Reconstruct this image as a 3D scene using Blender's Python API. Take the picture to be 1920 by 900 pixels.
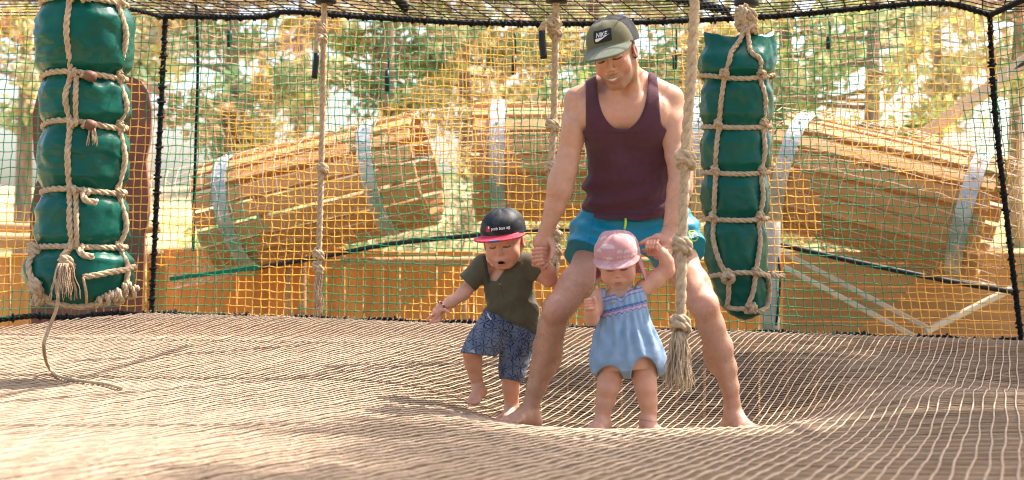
import bpy, bmesh, math, random
import numpy as np
from mathutils import Vector, Matrix

random.seed(7)
rng = np.random.default_rng(11)
SC = bpy.context.scene
for o in list(bpy.data.objects):
    bpy.data.objects.remove(o)

# ---------------------------------------------------------------- camera
CZ = 0.50                      # camera height above the rim of the net floor (m)
F = 2667.0                     # focal length in pixels of the 1920 px wide frame (50 mm lens)
cam_d = bpy.data.cameras.new('camera')
cam = bpy.data.objects.new('camera', cam_d)
SC.collection.objects.link(cam)
cam.location = (0, 0, CZ)
cam.rotation_euler = (math.radians(90), 0, 0)
cam_d.lens = 50.0
cam_d.sensor_width = 36.0
cam_d.clip_start = 0.05
cam_d.clip_end = 600.0
cam_d.dof.use_dof = True
cam_d.dof.focus_distance = 6.1
cam_d.dof.aperture_fstop = 3.3
SC.camera = cam

# ---------------------------------------------------------------- sky, sun, exposure
SUN_EL = math.radians(56)
SUN_H = Vector((0.86, 0.51, 0)).normalized()      # horizontal direction towards the sun: right, a little behind
SUN = Vector((SUN_H.x * math.cos(SUN_EL), SUN_H.y * math.cos(SUN_EL), math.sin(SUN_EL)))
world = bpy.data.worlds.new('World')
SC.world = world
world.use_nodes = True
wn = world.node_tree
wn.nodes.clear()
w_out = wn.nodes.new('ShaderNodeOutputWorld')
w_bg = wn.nodes.new('ShaderNodeBackground')
w_sky = wn.nodes.new('ShaderNodeTexSky')
w_sky.sky_type = 'NISHITA'
w_sky.sun_disc = False
w_sky.sun_elevation = SUN_EL
w_sky.sun_rotation = math.atan2(SUN_H.x, SUN_H.y)
w_sky.dust_density = 5.0
w_sky.air_density = 1.0
w_sky.ozone_density = 0.3
w_bg.inputs['Strength'].default_value = 0.15
wn.links.new(w_sky.outputs['Color'], w_bg.inputs['Color'])
wn.links.new(w_bg.outputs['Background'], w_out.inputs['Surface'])

sun_d = bpy.data.lights.new('sun', 'SUN')
sun_d.energy = 3.5
sun_d.angle = math.radians(0.6)
sun_d.color = (1.0, 0.925, 0.84)
sun = bpy.data.objects.new('sun', sun_d)
SC.collection.objects.link(sun)
sun.rotation_euler = (-SUN).to_track_quat('-Z', 'Y').to_euler()

SC.view_settings.view_transform = 'Standard'
SC.view_settings.look = 'None'
SC.view_settings.gamma = 1.0
SC.view_settings.use_curve_mapping = False
SC.view_settings.exposure = 1.62
SC.render.engine = 'CYCLES'
SC.cycles.use_denoising = True
SC.cycles.pixel_filter_type = 'BLACKMAN_HARRIS'
SC.cycles.filter_width = 1.1
SC.cycles.sample_clamp_indirect = 4.0
SC.cycles.blur_glossy = 1.0
SC.cycles.max_bounces = 8
SC.cycles.transparent_max_bounces = 8

# ---------------------------------------------------------------- helpers
COL = SC.collection
def P(px, py, Y):
    """pixel of the 1920x900 frame at depth Y -> world point"""
    return Vector(((px - 960.0) / F * Y, Y, CZ + (450.0 - py) / F * Y))

def tag(o, label=None, cat=None, group=None, kind=None):
    if label: o['label'] = label
    if cat: o['category'] = cat
    if group: o['group'] = group
    if kind: o['kind'] = kind
    return o

def empty(name, loc=(0, 0, 0)):
    o = bpy.data.objects.new(name, None)
    o.empty_display_size = 0.1
    COL.objects.link(o)
    o.location = loc
    return o

def link(o, parent=None):
    COL.objects.link(o)
    if parent is not None:
        o.parent = parent
        base = Vector(parent.location) if parent.parent is None else Vector((0, 0, 0))   # parts keep world coordinates
        o.matrix_parent_inverse = Matrix.Translation(-base)
    return o

def mesh_np(name, V, quads=None, tris=None, mat=None, parent=None, smooth=True, colors=None, mats=None, midx=None):
    """numpy arrays -> mesh object (world coordinates)"""
    V = np.asarray(V, dtype=np.float32)
    me = bpy.data.meshes.new(name)
    nq = 0 if quads is None else len(quads)
    nt = 0 if tris is None else len(tris)
    me.vertices.add(len(V))
    me.vertices.foreach_set('co', V.ravel())
    nl = nq * 4 + nt * 3
    me.loops.add(nl)
    me.polygons.add(nq + nt)
    li, ls = [], []
    if nq:
        li.append(np.asarray(quads, dtype=np.int32).ravel())
        ls.append(np.arange(nq, dtype=np.int32) * 4)
    if nt:
        li.append(np.asarray(tris, dtype=np.int32).ravel())
        ls.append(nq * 4 + np.arange(nt, dtype=np.int32) * 3)
    me.loops.foreach_set('vertex_index', np.concatenate(li))
    me.polygons.foreach_set('loop_start', np.concatenate(ls))
    me.polygons.foreach_set('use_smooth', np.full(nq + nt, smooth, dtype=bool))
    if colors is not None:
        ca = me.color_attributes.new('Col', 'FLOAT_COLOR', 'POINT')
        c4 = np.ones((len(V), 4), dtype=np.float32)
        c4[:, :3] = colors
        ca.data.foreach_set('color', c4.ravel())
    if mats:
        for m in mats: me.materials.append(m)
        if midx is not None:
            me.polygons.foreach_set('material_index', np.asarray(midx, dtype=np.int32))
    elif mat is not None:
        me.materials.append(mat)
    me.update(calc_edges=True)
    me.validate()
    o = bpy.data.objects.new(name, me)
    link(o, parent)
    return o

class MB:
    """collects raw geometry for ONE mesh object"""
    def __init__(s):
        s.V, s.Q, s.T, s.C, s.n = [], [], [], [], 0
    def add(s, V, Q=None, T=None, c=None):
        V = np.asarray(V, dtype=np.float32).reshape(-1, 3)
        if Q is not None and len(Q): s.Q.append(np.asarray(Q, dtype=np.int64) + s.n)
        if T is not None and len(T): s.T.append(np.asarray(T, dtype=np.int64) + s.n)
        s.V.append(V)
        cc = np.ones((len(V), 3), dtype=np.float32)
        if c is not None: cc[:] = c
        s.C.append(cc)
        s.n += len(V)
    def build(s, name, mat, parent=None, smooth=True, col=False):
        V = np.concatenate(s.V)
        Q = np.concatenate(s.Q) if s.Q else None
        T = np.concatenate(s.T) if s.T else None
        return mesh_np(name, V, Q, T, mat, parent, smooth, np.concatenate(s.C) if col else None)
    def box(s, c, sx, sy, sz, R=None, col=None):
        v = np.array([[x, y, z] for x in (-.5, .5) for y in (-.5, .5) for z in (-.5, .5)]) * (sx, sy, sz)
        if R is not None: v = v @ np.asarray(R).T
        q = [[0, 1, 3, 2], [4, 6, 7, 5], [0, 4, 5, 1], [2, 3, 7, 6], [0, 2, 6, 4], [1, 5, 7, 3]]
        s.add(v + np.asarray(c), q, None, col)

def frames(path):
    """parallel transported frames along an (n,3) path"""
    p = np.asarray(path, dtype=float)
    n = len(p)
    t = np.gradient(p, axis=0)
    t /= np.linalg.norm(t, axis=1)[:, None] + 1e-12
    u = np.zeros_like(p)
    a = np.array([0, 0, 1.0]) if abs(t[0, 2]) < 0.9 else np.array([1.0, 0, 0])
    u0 = np.cross(t[0], a); u0 /= np.linalg.norm(u0)
    u[0] = u0
    for i in range(1, n):
        w = u[i - 1] - t[i] * np.dot(u[i - 1], t[i])
        w /= np.linalg.norm(w) + 1e-12
        u[i] = w
    v = np.cross(t, u)
    return t, u, v

def tube_geo(path, r, sides=6, caps=True):
    p = np.asarray(path, dtype=float)
    n = len(p)
    t, u, v = frames(p)
    r = np.broadcast_to(np.asarray(r, dtype=float), (n,))
    a = np.arange(sides) * 2 * math.pi / sides
    V = p[:, None, :] + r[:, None, None] * (np.cos(a)[None, :, None] * u[:, None, :] + np.sin(a)[None, :, None] * v[:, None, :])
    V = V.reshape(-1, 3)
    i = np.arange(n - 1)[:, None] * sides
    j = np.arange(sides)[None, :]
    j2 = (j + 1) % sides
    Q = np.stack([i + j, i + j2, i + sides + j2, i + sides + j], axis=-1).reshape(-1, 4)
    T = None
    if caps:
        V = np.concatenate([V, p[:1], p[-1:]])
        c0, c1 = n * sides, n * sides + 1
        T = [[c0, (k + 1) % sides, k] for k in range(sides)] + [[c1, (n - 1) * sides + k, (n - 1) * sides + (k + 1) % sides] for k in range(sides)]
    return V, Q, T

def resample(pts, step):
    p = np.asarray([tuple(q) for q in pts], dtype=float)
    # Catmull-Rom through the points, then even spacing
    if len(p) > 2:
        q = np.vstack([2 * p[0] - p[1], p, 2 * p[-1] - p[-2]])
        out = []
        for i in range(1, len(q) - 2):
            tt = np.linspace(0, 1, 13)[:-1][:, None]
            a, b, c, d = q[i - 1], q[i], q[i + 1], q[i + 2]
            out.append(0.5 * (2 * b + (c - a) * tt + (2 * a - 5 * b + 4 * c - d) * tt ** 2 + (3 * b - a - 3 * c + d) * tt ** 3))
        p = np.vstack(out + [p[-1:]])
    L = np.concatenate([[0], np.cumsum(np.linalg.norm(np.diff(p, axis=0), axis=1))])
    n = max(3, int(L[-1] / step) + 1)
    s = np.linspace(0, L[-1], n)
    return np.stack([np.interp(s, L, p[:, k]) for k in range(3)], axis=1)

def rope_geo(mb, pts, R, strands=3, pitch=None, sides=6, col=None, lod=1.0):
    """laid rope: strands twisted round a path"""
    pitch = pitch or R * 7.5
    path = resample(pts, pitch / (9 * lod))
    t, u, v = frames(path)
    L = np.concatenate([[0], np.cumsum(np.linalg.norm(np.diff(path, axis=0), axis=1))])
    ph = L / pitch * 2 * math.pi
    for k in range(strands):
        a = ph + k * 2 * math.pi / strands
        q = path + 0.5 * R * (np.cos(a)[:, None] * u + np.sin(a)[:, None] * v)
        V, Q, T = tube_geo(q, 0.56 * R, sides)
        mb.add(V, Q, T, col)

def knot_geo(mb, c, axis, R, turns=2.2, coil=1.75, tilt=0.3, hand=1, seed=0, col=None):
    """a stopper knot: rope wound round the axis with a crossing strand"""
    r_ = random.Random(seed)
    ax = np.asarray(axis, dtype=float); ax /= np.linalg.norm(ax)
    a0 = np.array([0, 1.0, 0]) if abs(ax[1]) < .8 else np.array([1.0, 0, 0])
    e1 = np.cross(ax, a0); e1 /= np.linalg.norm(e1)
    e2 = np.cross(ax, e1)
    n = 40
    s = np.linspace(0, 1, n)
    ang = hand * s * turns * 2 * math.pi + r_.random() * 6
    h = (s - .5) * 2.4 * R
    rad = R * coil * (1 - 0.28 * np.abs(2 * s - 1) ** 3)
    pts = np.asarray(c)[None, :] + rad[:, None] * (np.cos(ang)[:, None] * e1 + np.sin(ang)[:, None] * e2) \
        + (h + tilt * R * 1.6 * np.sin(ang + .8))[:, None] * ax
    rope_geo(mb, pts, R * 0.92, col=col, sides=6)
    # crossing strand over the front
    q = np.stack([np.asarray(c) + ax * R * w + (e1 * math.cos(b) + e2 * math.sin(b)) * R * coil * 1.12
                  for w, b in zip(np.linspace(-1.5, 1.5, 7), np.linspace(-2.4, -.4, 7) + r_.uniform(-.3, .3))])
    rope_geo(mb, q, R * 0.85, col=col)

# ---------------------------------------------------------------- materials
def new_mat(name):
    m = bpy.data.materials.new(name)
    m.use_nodes = True
    nt = m.node_tree
    b = nt.nodes['Principled BSDF']
    return m, nt, b

def mat_plain(name, col, rough=0.6, var=0.15, scale=8.0, bump=0.0, bscale=60.0, spec=0.4, metal=0.0, stretch=None, attr=False, sheen=0.0, coat=0.0, detail=4, col2=None, transl=0.0):
    """noise-varied principled material; attr=True takes its colour from the vertex colours"""
    m, nt, b = new_mat(name)
    N, L = nt.nodes, nt.links
    tc = N.new('ShaderNodeTexCoord')
    mp = N.new('ShaderNodeMapping')
    if stretch: mp.inputs['Scale'].default_value = stretch
    L.new(tc.outputs['Object'], mp.inputs['Vector'])
    nz = N.new('ShaderNodeTexNoise')
    nz.inputs['Scale'].default_value = scale
    nz.inputs['Detail'].default_value = detail
    L.new(mp.outputs['Vector'], nz.inputs['Vector'])
    if attr:
        at = N.new('ShaderNodeVertexColor'); at.layer_name = 'Col'
        src = at.outputs['Color']
    else:
        rgb = N.new('ShaderNodeRGB'); rgb.outputs[0].default_value = (*col, 1)
        src = rgb.outputs[0]
    mr = N.new('ShaderNodeMapRange')
    mr.inputs['From Min'].default_value = 0.3; mr.inputs['From Max'].default_value = 0.7
    mr.inputs['To Min'].default_value = 1 - var; mr.inputs['To Max'].default_value = 1 + var
    L.new(nz.outputs['Fac'], mr.inputs['Value'])
    mx = N.new('ShaderNodeVectorMath'); mx.operation = 'SCALE'
    L.new(src, mx.inputs[0]); L.new(mr.outputs['Result'], mx.inputs['Scale'])
    outc = mx.outputs['Vector']
    if col2 is not None:
        nz2 = N.new('ShaderNodeTexNoise'); nz2.inputs['Scale'].default_value = scale * 0.37
        nz2.inputs['Detail'].default_value = 3
        L.new(mp.outputs['Vector'], nz2.inputs['Vector'])
        mr2 = N.new('ShaderNodeMapRange'); mr2.inputs['From Min'].default_value = .42; mr2.inputs['From Max'].default_value = .62
        L.new(nz2.outputs['Fac'], mr2.inputs['Value'])
        mc = N.new('ShaderNodeMix'); mc.data_type = 'RGBA'
        L.new(mr2.outputs['Result'], mc.inputs['Factor'])
        L.new(outc, mc.inputs['A']); mc.inputs['B'].default_value = (*col2, 1)
        outc = mc.outputs['Result']
    L.new(outc, b.inputs['Base Color'])
    b.inputs['Roughness'].default_value = rough
    b.inputs['Specular IOR Level'].default_value = spec
    b.inputs['Metallic'].default_value = metal
    if sheen: b.inputs['Sheen Weight'].default_value = sheen
    if coat:
        b.inputs['Coat Weight'].default_value = coat
        b.inputs['Coat Roughness'].default_value = 0.12
    if bump:
        nb = N.new('ShaderNodeTexNoise'); nb.inputs['Scale'].default_value = bscale; nb.inputs['Detail'].default_value = 5
        L.new(mp.outputs['Vector'], nb.inputs['Vector'])
        bp = N.new('ShaderNodeBump'); bp.inputs['Strength'].default_value = bump; bp.inputs['Distance'].default_value = 0.01
        L.new(nb.outputs['Fac'], bp.inputs['Height']); L.new(bp.outputs['Normal'], b.inputs['Normal'])
    if transl:
        tr = N.new('ShaderNodeBsdfTranslucent'); L.new(outc, tr.inputs['Color'])
        ms = N.new('ShaderNodeMixShader'); ms.inputs['Fac'].default_value = transl
        out = N['Material Output']
        L.new(b.outputs['BSDF'], ms.inputs[1]); L.new(tr.outputs['BSDF'], ms.inputs[2]); L.new(ms.outputs['Shader'], out.inputs['Surface'])
    return m

def mat_wood(name, c1, c2, axis=0, rough=0.65):
    """wood: grain stretched along an object axis, each piece with its own tone"""
    m, nt, b = new_mat(name)
    N, L = nt.nodes, nt.links
    tc = N.new('ShaderNodeTexCoord'); oi = N.new('ShaderNodeObjectInfo')
    ad = N.new('ShaderNodeVectorMath'); ad.operation = 'ADD'
    sc_ = N.new('ShaderNodeVectorMath'); sc_.operation = 'SCALE'; sc_.inputs['Scale'].default_value = 37.0
    cb = N.new('ShaderNodeCombineXYZ')
    for k in range(3): L.new(oi.outputs['Random'], cb.inputs[k])
    L.new(cb.outputs[0], sc_.inputs[0])
    L.new(tc.outputs['Object'], ad.inputs[0]); L.new(sc_.outputs[0], ad.inputs[1])
    mp = N.new('ShaderNodeMapping'); s = [9.0, 9.0, 9.0]; s[axis] = .9
    mp.inputs['Scale'].default_value = s
    L.new(ad.outputs[0], mp.inputs['Vector'])
    nz = N.new('ShaderNodeTexNoise'); nz.inputs['Scale'].default_value = 1.6; nz.inputs['Detail'].default_value = 6; nz.inputs['Distortion'].default_value = .6
    L.new(mp.outputs[0], nz.inputs['Vector'])
    cr = N.new('ShaderNodeValToRGB')
    cr.color_ramp.elements[0].position = .32; cr.color_ramp.elements[0].color = (*c2, 1)
    cr.color_ramp.elements[1].position = .62; cr.color_ramp.elements[1].color = (*c1, 1)
    L.new(nz.outputs['Fac'], cr.inputs['Fac'])
    hs = N.new('ShaderNodeHueSaturation')
    mr = N.new('ShaderNodeMapRange'); mr.inputs['To Min'].default_value = .86; mr.inputs['To Max'].default_value = 1.10
    L.new(oi.outputs['Random'], mr.inputs['Value']); L.new(mr.outputs[0], hs.inputs['Value'])
    L.new(cr.outputs['Color'], hs.inputs['Color'])
    L.new(hs.outputs['Color'], b.inputs['Base Color'])
    b.inputs['Roughness'].default_value = rough
    b.inputs['Specular IOR Level'].default_value = .25
    bp = N.new('ShaderNodeBump'); bp.inputs['Strength'].default_value = .18; bp.inputs['Distance'].default_value = .003
    L.new(nz.outputs['Fac'], bp.inputs['Height']); L.new(bp.outputs['Normal'], b.inputs['Normal'])
    return m

M = {}
M['rope'] = mat_plain('hemp_rope', (.56, .41, .26), .85, .22, 55, .5, 260, .15)
M['tape'] = mat_plain('black_tape', (.012, .014, .018), .5, .2, 30)
M['black_rope'] = mat_plain('black_rope', (.013, .013, .014), .8, .4, 60, .6, 180, .2)
M['net_col'] = mat_plain('net_cord', (1, 1, 1), .55, .15, 30, 0, 60, .3, attr=True)
M['cream_cord'] = mat_plain('cream_cord', (.44, .325, .228), .8, .2, 14, .35, 300, .2)
M['brown_cord'] = mat_plain('tan_cord', (.37, .255, .162), .8, .25, 9, .35, 300, .2)
M['pvc'] = mat_plain('green_tarpaulin', (.0, .090, .060), .26, .14, 5, .75, 7, .28)
M['wood'] = mat_wood('pine_slat', (.56, .30, .12), (.47, .235, .085), 0)
M['wood_v'] = mat_wood('larch_board', (.76, .36, .11), (.64, .28, .075), 2)
M['pale_wood'] = mat_wood('pale_timber', (.74, .62, .46), (.60, .47, .32), 0)
M['brown_board'] = mat_plain('rust_brown_board', (.16, .055, .038), .6, .2, 6, .1, 40)
M['steel'] = mat_plain('galvanised_steel', (.46, .47, .48), .5, .2, 14, .05, 40, .5, metal=.55)
M['skin'] = mat_plain('skin', (1, 1, 1), .50, .06, 38, .08, 260, .4, attr=True)
M['cloth'] = mat_plain('cotton', (1, 1, 1), .9, .06, 40, .22, 700, .12, attr=True, sheen=.15)
M['nylon'] = mat_plain('shiny_fabric', (1, 1, 1), .42, .06, 40, .15, 500, .4, attr=True)
M['white_print'] = mat_plain('white_print', (.78, .77, .74), .7, .05)
M['red_print'] = mat_plain('red_print', (.62, .03, .035), .7, .05)
M['black_patch'] = mat_plain('black_patch', (.012, .012, .013), .75, .1)
M['gold'] = mat_plain('gold', (.85, .55, .18), .25, .05, metal=1.0)
# ================================================================ the net floor
RA = Vector((-2.18, 8.60, 0.055)); RB = Vector((2.83, 7.90, -0.063))       # rear corners of the rim
POLY = [(-2.18, 8.60), (2.83, 7.90), (4.7, 5.2), (4.4, 1.4), (-4.4, 1.4), (-4.9, 6.7)]
PC_Y = np.array([1.0, 2.4, 3.0, 4.0, 4.6, 4.97, 5.4, 5.7, 6.0, 6.35, 7.0, 7.6, 8.2, 9.0])
PC_Z = np.array([.06, .035, -.01, -.088, -.136, -.166, -.238, -.278, -.262, -.215, -.118, -.058, -.004, .03])
PS_Y = np.array([1.0, 2.4, 3.0, 4.0, 5.0, 6.0, 7.0, 7.9, 8.7])
PS_Z = np.array([.06, .03, 0.0, -.055, -.088, -.098, -.07, -.02, .055])
_yy = np.linspace(1, 9, 400)
def _sm(a):
    k = np.hanning(19); k /= k.sum()
    return np.convolve(np.pad(a, 9, mode='edge'), k, mode='valid')
_pc = _sm(np.interp(_yy, PC_Y, PC_Z)); _ps = _sm(np.interp(_yy, PS_Y, PS_Z))
FEET = [(.06, 5.50), (.90, 5.50), (.335, 5.29), (.52, 5.29), (-.02, 5.69)]      # where feet press into the net
def floor_z(x, y):
    x = np.asarray(x, dtype=float); y = np.asarray(y, dtype=float)
    w = np.exp(-(np.abs(x - .54) / .80) ** 3.6)
    z = np.interp(y, _yy, _ps) * (1 - w) + np.interp(y, _yy, _pc) * w
    # the net slackens into a swell on its right-hand side
    z = z - .055 * np.exp(-((x - 2.4) / .8) ** 2 - ((y - 6.3) / .7) ** 2) + .035 * np.exp(-((x - 2.0) / .9) ** 2 - ((y - 5.2) / .5) ** 2)
    z = z - .03 * np.exp(-((x - 2.1) / .5) ** 2 - ((y - 7.3) / .35) ** 2)
    for (fx_, fy_) in FEET: z = z - .014 * np.exp(-((x - fx_) ** 2 + (y - fy_) ** 2) / .012)
    # at the rim the net is laced to the frame
    s = (x - RA.x) / (RB.x - RA.x)
    yr = RA.y + s * (RB.y - RA.y); zr = RA.z + s * (RB.z - RA.z)
    e = np.clip(1 - (yr - y) / .8, 0, 1) ** 2
    z = z * (1 - e) + zr * e
    z = z + .003 * np.sin(2.1 * x + 1.3 * y) + .0015 * np.sin(4.7 * x - 2.2 * y + 1)
    return z

def clip_line(o, d):
    lo, hi = -1e9, 1e9
    n = len(POLY)
    for i in range(n):
        ax, ay = POLY[i]; bx, by = POLY[(i + 1) % n]
        nx, ny = (by - ay), -(bx - ax)              # inward for this winding
        den = nx * d[0] + ny * d[1]
        num = nx * (o[0] - ax) + ny * (o[1] - ay)
        if abs(den) < 1e-9:
            if num < 0: return None
            continue
        t = -num / den
        if den > 0: lo = max(lo, t)
        else: hi = min(hi, t)
    return (lo, hi) if hi - lo > .05 else None
# winding check: make normals point inwards
_cx, _cy = 0.0, 5.0
if (POLY[1][1] - POLY[0][1]) * (_cx - POLY[0][0]) - (POLY[1][0] - POLY[0][0]) * (_cy - POLY[0][1]) < 0:
    POLY = POLY[::-1]

TH = math.radians(19.5)
DL = (math.sin(TH), math.cos(TH)); DC = (math.cos(TH), -math.sin(TH))
def floor_cords(d, n, spacing, step, r, dz, sides, mb, seed):
    rr = np.random.default_rng(seed)
    k = int(9 / spacing)
    for i in range(-k, k + 1):
        off = i * spacing + rr.normal(0, spacing * .05)
        o = (n[0] * off, 5.0 + n[1] * off)
        c = clip_line(o, d)
        if c is None: continue
        t = np.arange(c[0], c[1] + step * .5, step)
        if len(t) < 3: continue
        ph = rr.random(3) * 6
        wob = .0035 * np.sin(t * 3.1 + ph[0]) + .002 * np.sin(t * 9.7 + ph[1])
        x = o[0] + d[0] * t + n[0] * wob; y = o[1] + d[1] * t + n[1] * wob
        # cords are dragged a little towards the hollow
        gx, gy = x - .46, y - 5.75
        g = .035 * np.exp(-(gx ** 2 / 1.2 + gy ** 2 / .8))
        x = x - g * gx; y = y - g * gy
        z = floor_z(x, y) + dz + .0016 * np.sin(t * 2 * math.pi / (2 * spacing) + i * math.pi)
        V, Q, _ = tube_geo(np.stack([x, y, z], 1), r, sides, caps=False)
        mb.add(V, Q)
mb = MB(); floor_cords(DL, DC, .0365, .055, .0030, .004, 4, mb, 1)
floor_net = mb.build('floor_net', M['cream_cord'])
tag(floor_net, 'sagging springy floor of woven tan cords laced into a square mesh', 'net floor', kind='structure')
mb = MB(); floor_cords(DC, DL, .0345, .07, .0030, -.001, 5, mb, 2)
tag(mb.build('cross_cords', M['brown_cord'], floor_net), kind='stuff')
# black rim rope with lashings
mb = MB()
rim_pts = [(-4.0, 7.37, .05), tuple(RA), tuple(RB), (3.6, 6.8, -.06)]
for a, b in zip(rim_pts[:-1], rim_pts[1:]):
    n = int((Vector(b) - Vector(a)).length / .05)
    p = np.array([np.array(a) + (np.array(b) - np.array(a)) * i / n + np.array([0, 0, .008 * math.sin(i * .7)]) for i in range(n + 1)])
    rope_geo(mb, p, .017, pitch=.09, sides=5)
    for i in range(0, n, 3):
        c = p[i]; t_ = np.array(b) - np.array(a); t_ /= np.linalg.norm(t_)
        an = np.linspace(0, 2 * math.pi, 9)
        q = c + .022 * (np.cos(an)[:, None] * np.array([0, 0, 1]) + np.sin(an)[:, None] * np.cross(t_, [0, 0, 1]))
        V, Q, T = tube_geo(q, .007, 4, False); mb.add(V, Q, T)
mb.build('rim_rope', M['black_rope'], floor_net)
mb = MB()
rr = random.Random(5)
for k in range(150):
    s_ = k / 149
    c = np.array(RA) * (1 - s_) + np.array(RB) * s_
    an = np.linspace(0, 2 * math.pi, 7) + rr.random()
    q = c + np.array([0, -.02, .012]) + .012 * (np.cos(an)[:, None] * np.array([.3, 0, .7]) + np.sin(an)[:, None] * np.array([0, 1, 0]))
    V, Q, T = tube_geo(q, .003, 4, False); mb.add(V, Q, T)
tag(mb.build('rim_lashing', M['cream_cord'], floor_net), kind='stuff')

# ================================================================ enclosing nets
GREEN = np.array([.0, .26, .095]); YEL = np.array([.90, .50, .075]); CREAM = np.array([.74, .53, .30])
DARKC = np.array([.03, .03, .028])
def tri(x): return np.abs((x / 2) % 2 - 1) * 2 - 1
def net_colour(i, j, ph=0.0):
    """the knitter changed cord every few rows: stepped patches of green and yellow"""
    a = np.sin((i * 1.0 + 7 * tri(j / 7.0 + ph) + ph * 9) * 2 * math.pi / 27.0)
    b = np.sin((i * .55 - j * 1.15 + 5 * ph) * 2 * math.pi / 31.0)
    return (a + .75 * b + .15 * np.sin(i * .9 + j * .4)) > -.12 - .5 * (j / 36.0 - .55)
def net_panel(name, BL, BR, TL, TR, cell, r, parent, mat, seed, colour=True, sag=None, wob=.006, knots=True, base=None):
    rr = np.random.default_rng(seed)
    BL, BR, TL, TR = [np.array(v, dtype=float) for v in (BL, BR, TL, TR)]
    W = np.linalg.norm(BR - BL); H = np.linalg.norm(TL - BL)
    nu, nv = max(2, int(round(W / cell))), max(2, int(round(H / cell)))
    u = np.linspace(0, 1, nu + 1)[:, None, None]; v = np.linspace(0, 1, nv + 1)[None, :, None]
    G = (BL * (1 - u) + BR * u) * (1 - v) + (TL * (1 - u) + TR * u) * v
    nrm = np.cross(BR - BL, TL - BL); nrm /= np.linalg.norm(nrm)
    eu = (BR - BL) / W; ev = (TL - BL) / H
    ii, jj = np.meshgrid(np.arange(nu + 1), np.arange(nv + 1), indexing='ij')
    s1 = rr.random(8) * 6
    G = G + eu * (wob * np.sin(ii * .31 + jj * .5 + s1[0]) + rr.normal(0, wob * .6, ii.shape))[..., None] \
          + ev * (wob * np.sin(ii * .23 - jj * .37 + s1[1]) + rr.normal(0, wob * .6, ii.shape))[..., None] \
          + nrm * (3 * wob * np.sin(ii * .09 + jj * .13 + s1[2]))[..., None]
    if sag is not None:
        G = G + sag(ii / nu, jj / nv)
    if colour:
        cm = net_colour(ii, jj, seed * .37)
        C = np.where(cm[..., None], GREEN, YEL) * (1 + rr.normal(0, .12, ii.shape))[..., None]
    else:
        C = np.broadcast_to(base, ii.shape + (3,)) * (1 + rr.normal(0, .15, ii.shape))[..., None]
    mb = MB()
    def strand(pts, cols):
        # colours change half way between knots
        n = len(pts)
        mid = (pts[:-1] + pts[1:]) / 2
        q = np.empty((2 * n - 1, 3)); q[0::2] = pts; q[1::2] = mid + rr.normal(0, wob * .25, mid.shape)
        cc = np.empty((2 * n - 1, 3)); cc[0::2] = cols; cc[1::2] = cols[:-1]
        V, Q, _ = tube_geo(q, r * (1 + .0 * q[:, 0]), 4, False)
        mb.add(V, Q, None, np.repeat(cc, 4, axis=0))
    for j in range(nv + 1): strand(G[:, j], C[:, j])
    for i in range(nu + 1): strand(G[i, :], C[i, :])
    if knots:
        k = np.array([[1, 0, 0], [-1, 0, 0], [0, 1, 0], [0, -1, 0], [0, 0, 1], [0, 0, -1]]) * r * 1.9
        kt = np.array([[0, 2, 4], [2, 1, 4], [1, 3, 4], [3, 0, 4], [2, 0, 5], [1, 2, 5], [3, 1, 5], [0, 3, 5]])
        g = G.reshape(-1, 3)
        V = (g[:, None, :] + k[None]).reshape(-1, 3)
        T = (np.arange(len(g))[:, None, None] * 6 + kt[None]).reshape(-1, 3)
        mb.add(V, None, T, np.repeat(C.reshape(-1, 3), 6, axis=0))
    return tag(mb.build(name, mat, parent, col=True), kind='stuff')

def black_rope(name, pts, R, parent, loops=True, seed=3):
    mb = MB(); rope_geo(mb, pts, R, pitch=R * 6, sides=5)
    if loops:
        p = resample(pts, .045)
        rr = random.Random(seed)
        t, u, v = frames(p)
        for i in range(0, len(p), 2):
            an = np.linspace(0, 2 * math.pi, 8) + rr.random() * 3
            q = p[i] + R * rr.uniform(1.0, 1.35) * (np.cos(an)[:, None] * u[i] + np.sin(an)[:, None] * v[i]) + np.linspace(-.012, .012, 8)[:, None] * t[i]
            V, Q, T = tube_geo(q, R * .42, 4, False); mb.add(V, Q, T)
    return mb.build(name, M['black_rope'], parent)

TA = P(310, 34, 8.6); TB = P(1856, 28, 7.9)          # top corners
rear = empty('safety_net', (RA + RB) / 2)
tag(rear, 'wide green and yellow knotted safety net behind the three people', 'net', 'knotted side nets')
def rear_sag(u, v):
    top = -.035 * np.sin(math.pi * np.clip((u - .1) / .75, 0, 1)) * v ** 3 + .05 * np.exp(-((u - .93) / .05) ** 2) * v ** 6
    return np.stack([0 * u, .10 * np.sin(math.pi * u) * np.sin(math.pi * v), top], -1)
net_panel('mesh_cords', RA + Vector((0, 0, .01)), RB + Vector((0, 0, .01)), TA, TB, .0485, .0026, rear, M['net_col'], 1, sag=rear_sag, wob=.0045)
black_rope('corner_rope', [RA, P(296, 320, 8.58), P(304, 160, 8.6), TA], .017, rear)
black_rope('corner_rope', [RB + Vector((0, 0, .0)), P(1888, 410, 7.88), P(1865, 200, 7.9), TB], .016, rear)
black_rope('upright_rope', [P(362, 470, 8.72), P(366, 300, 8.72), P(371, 120, 8.72), P(368, 10, 8.72)], .010, rear, False)

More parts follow.
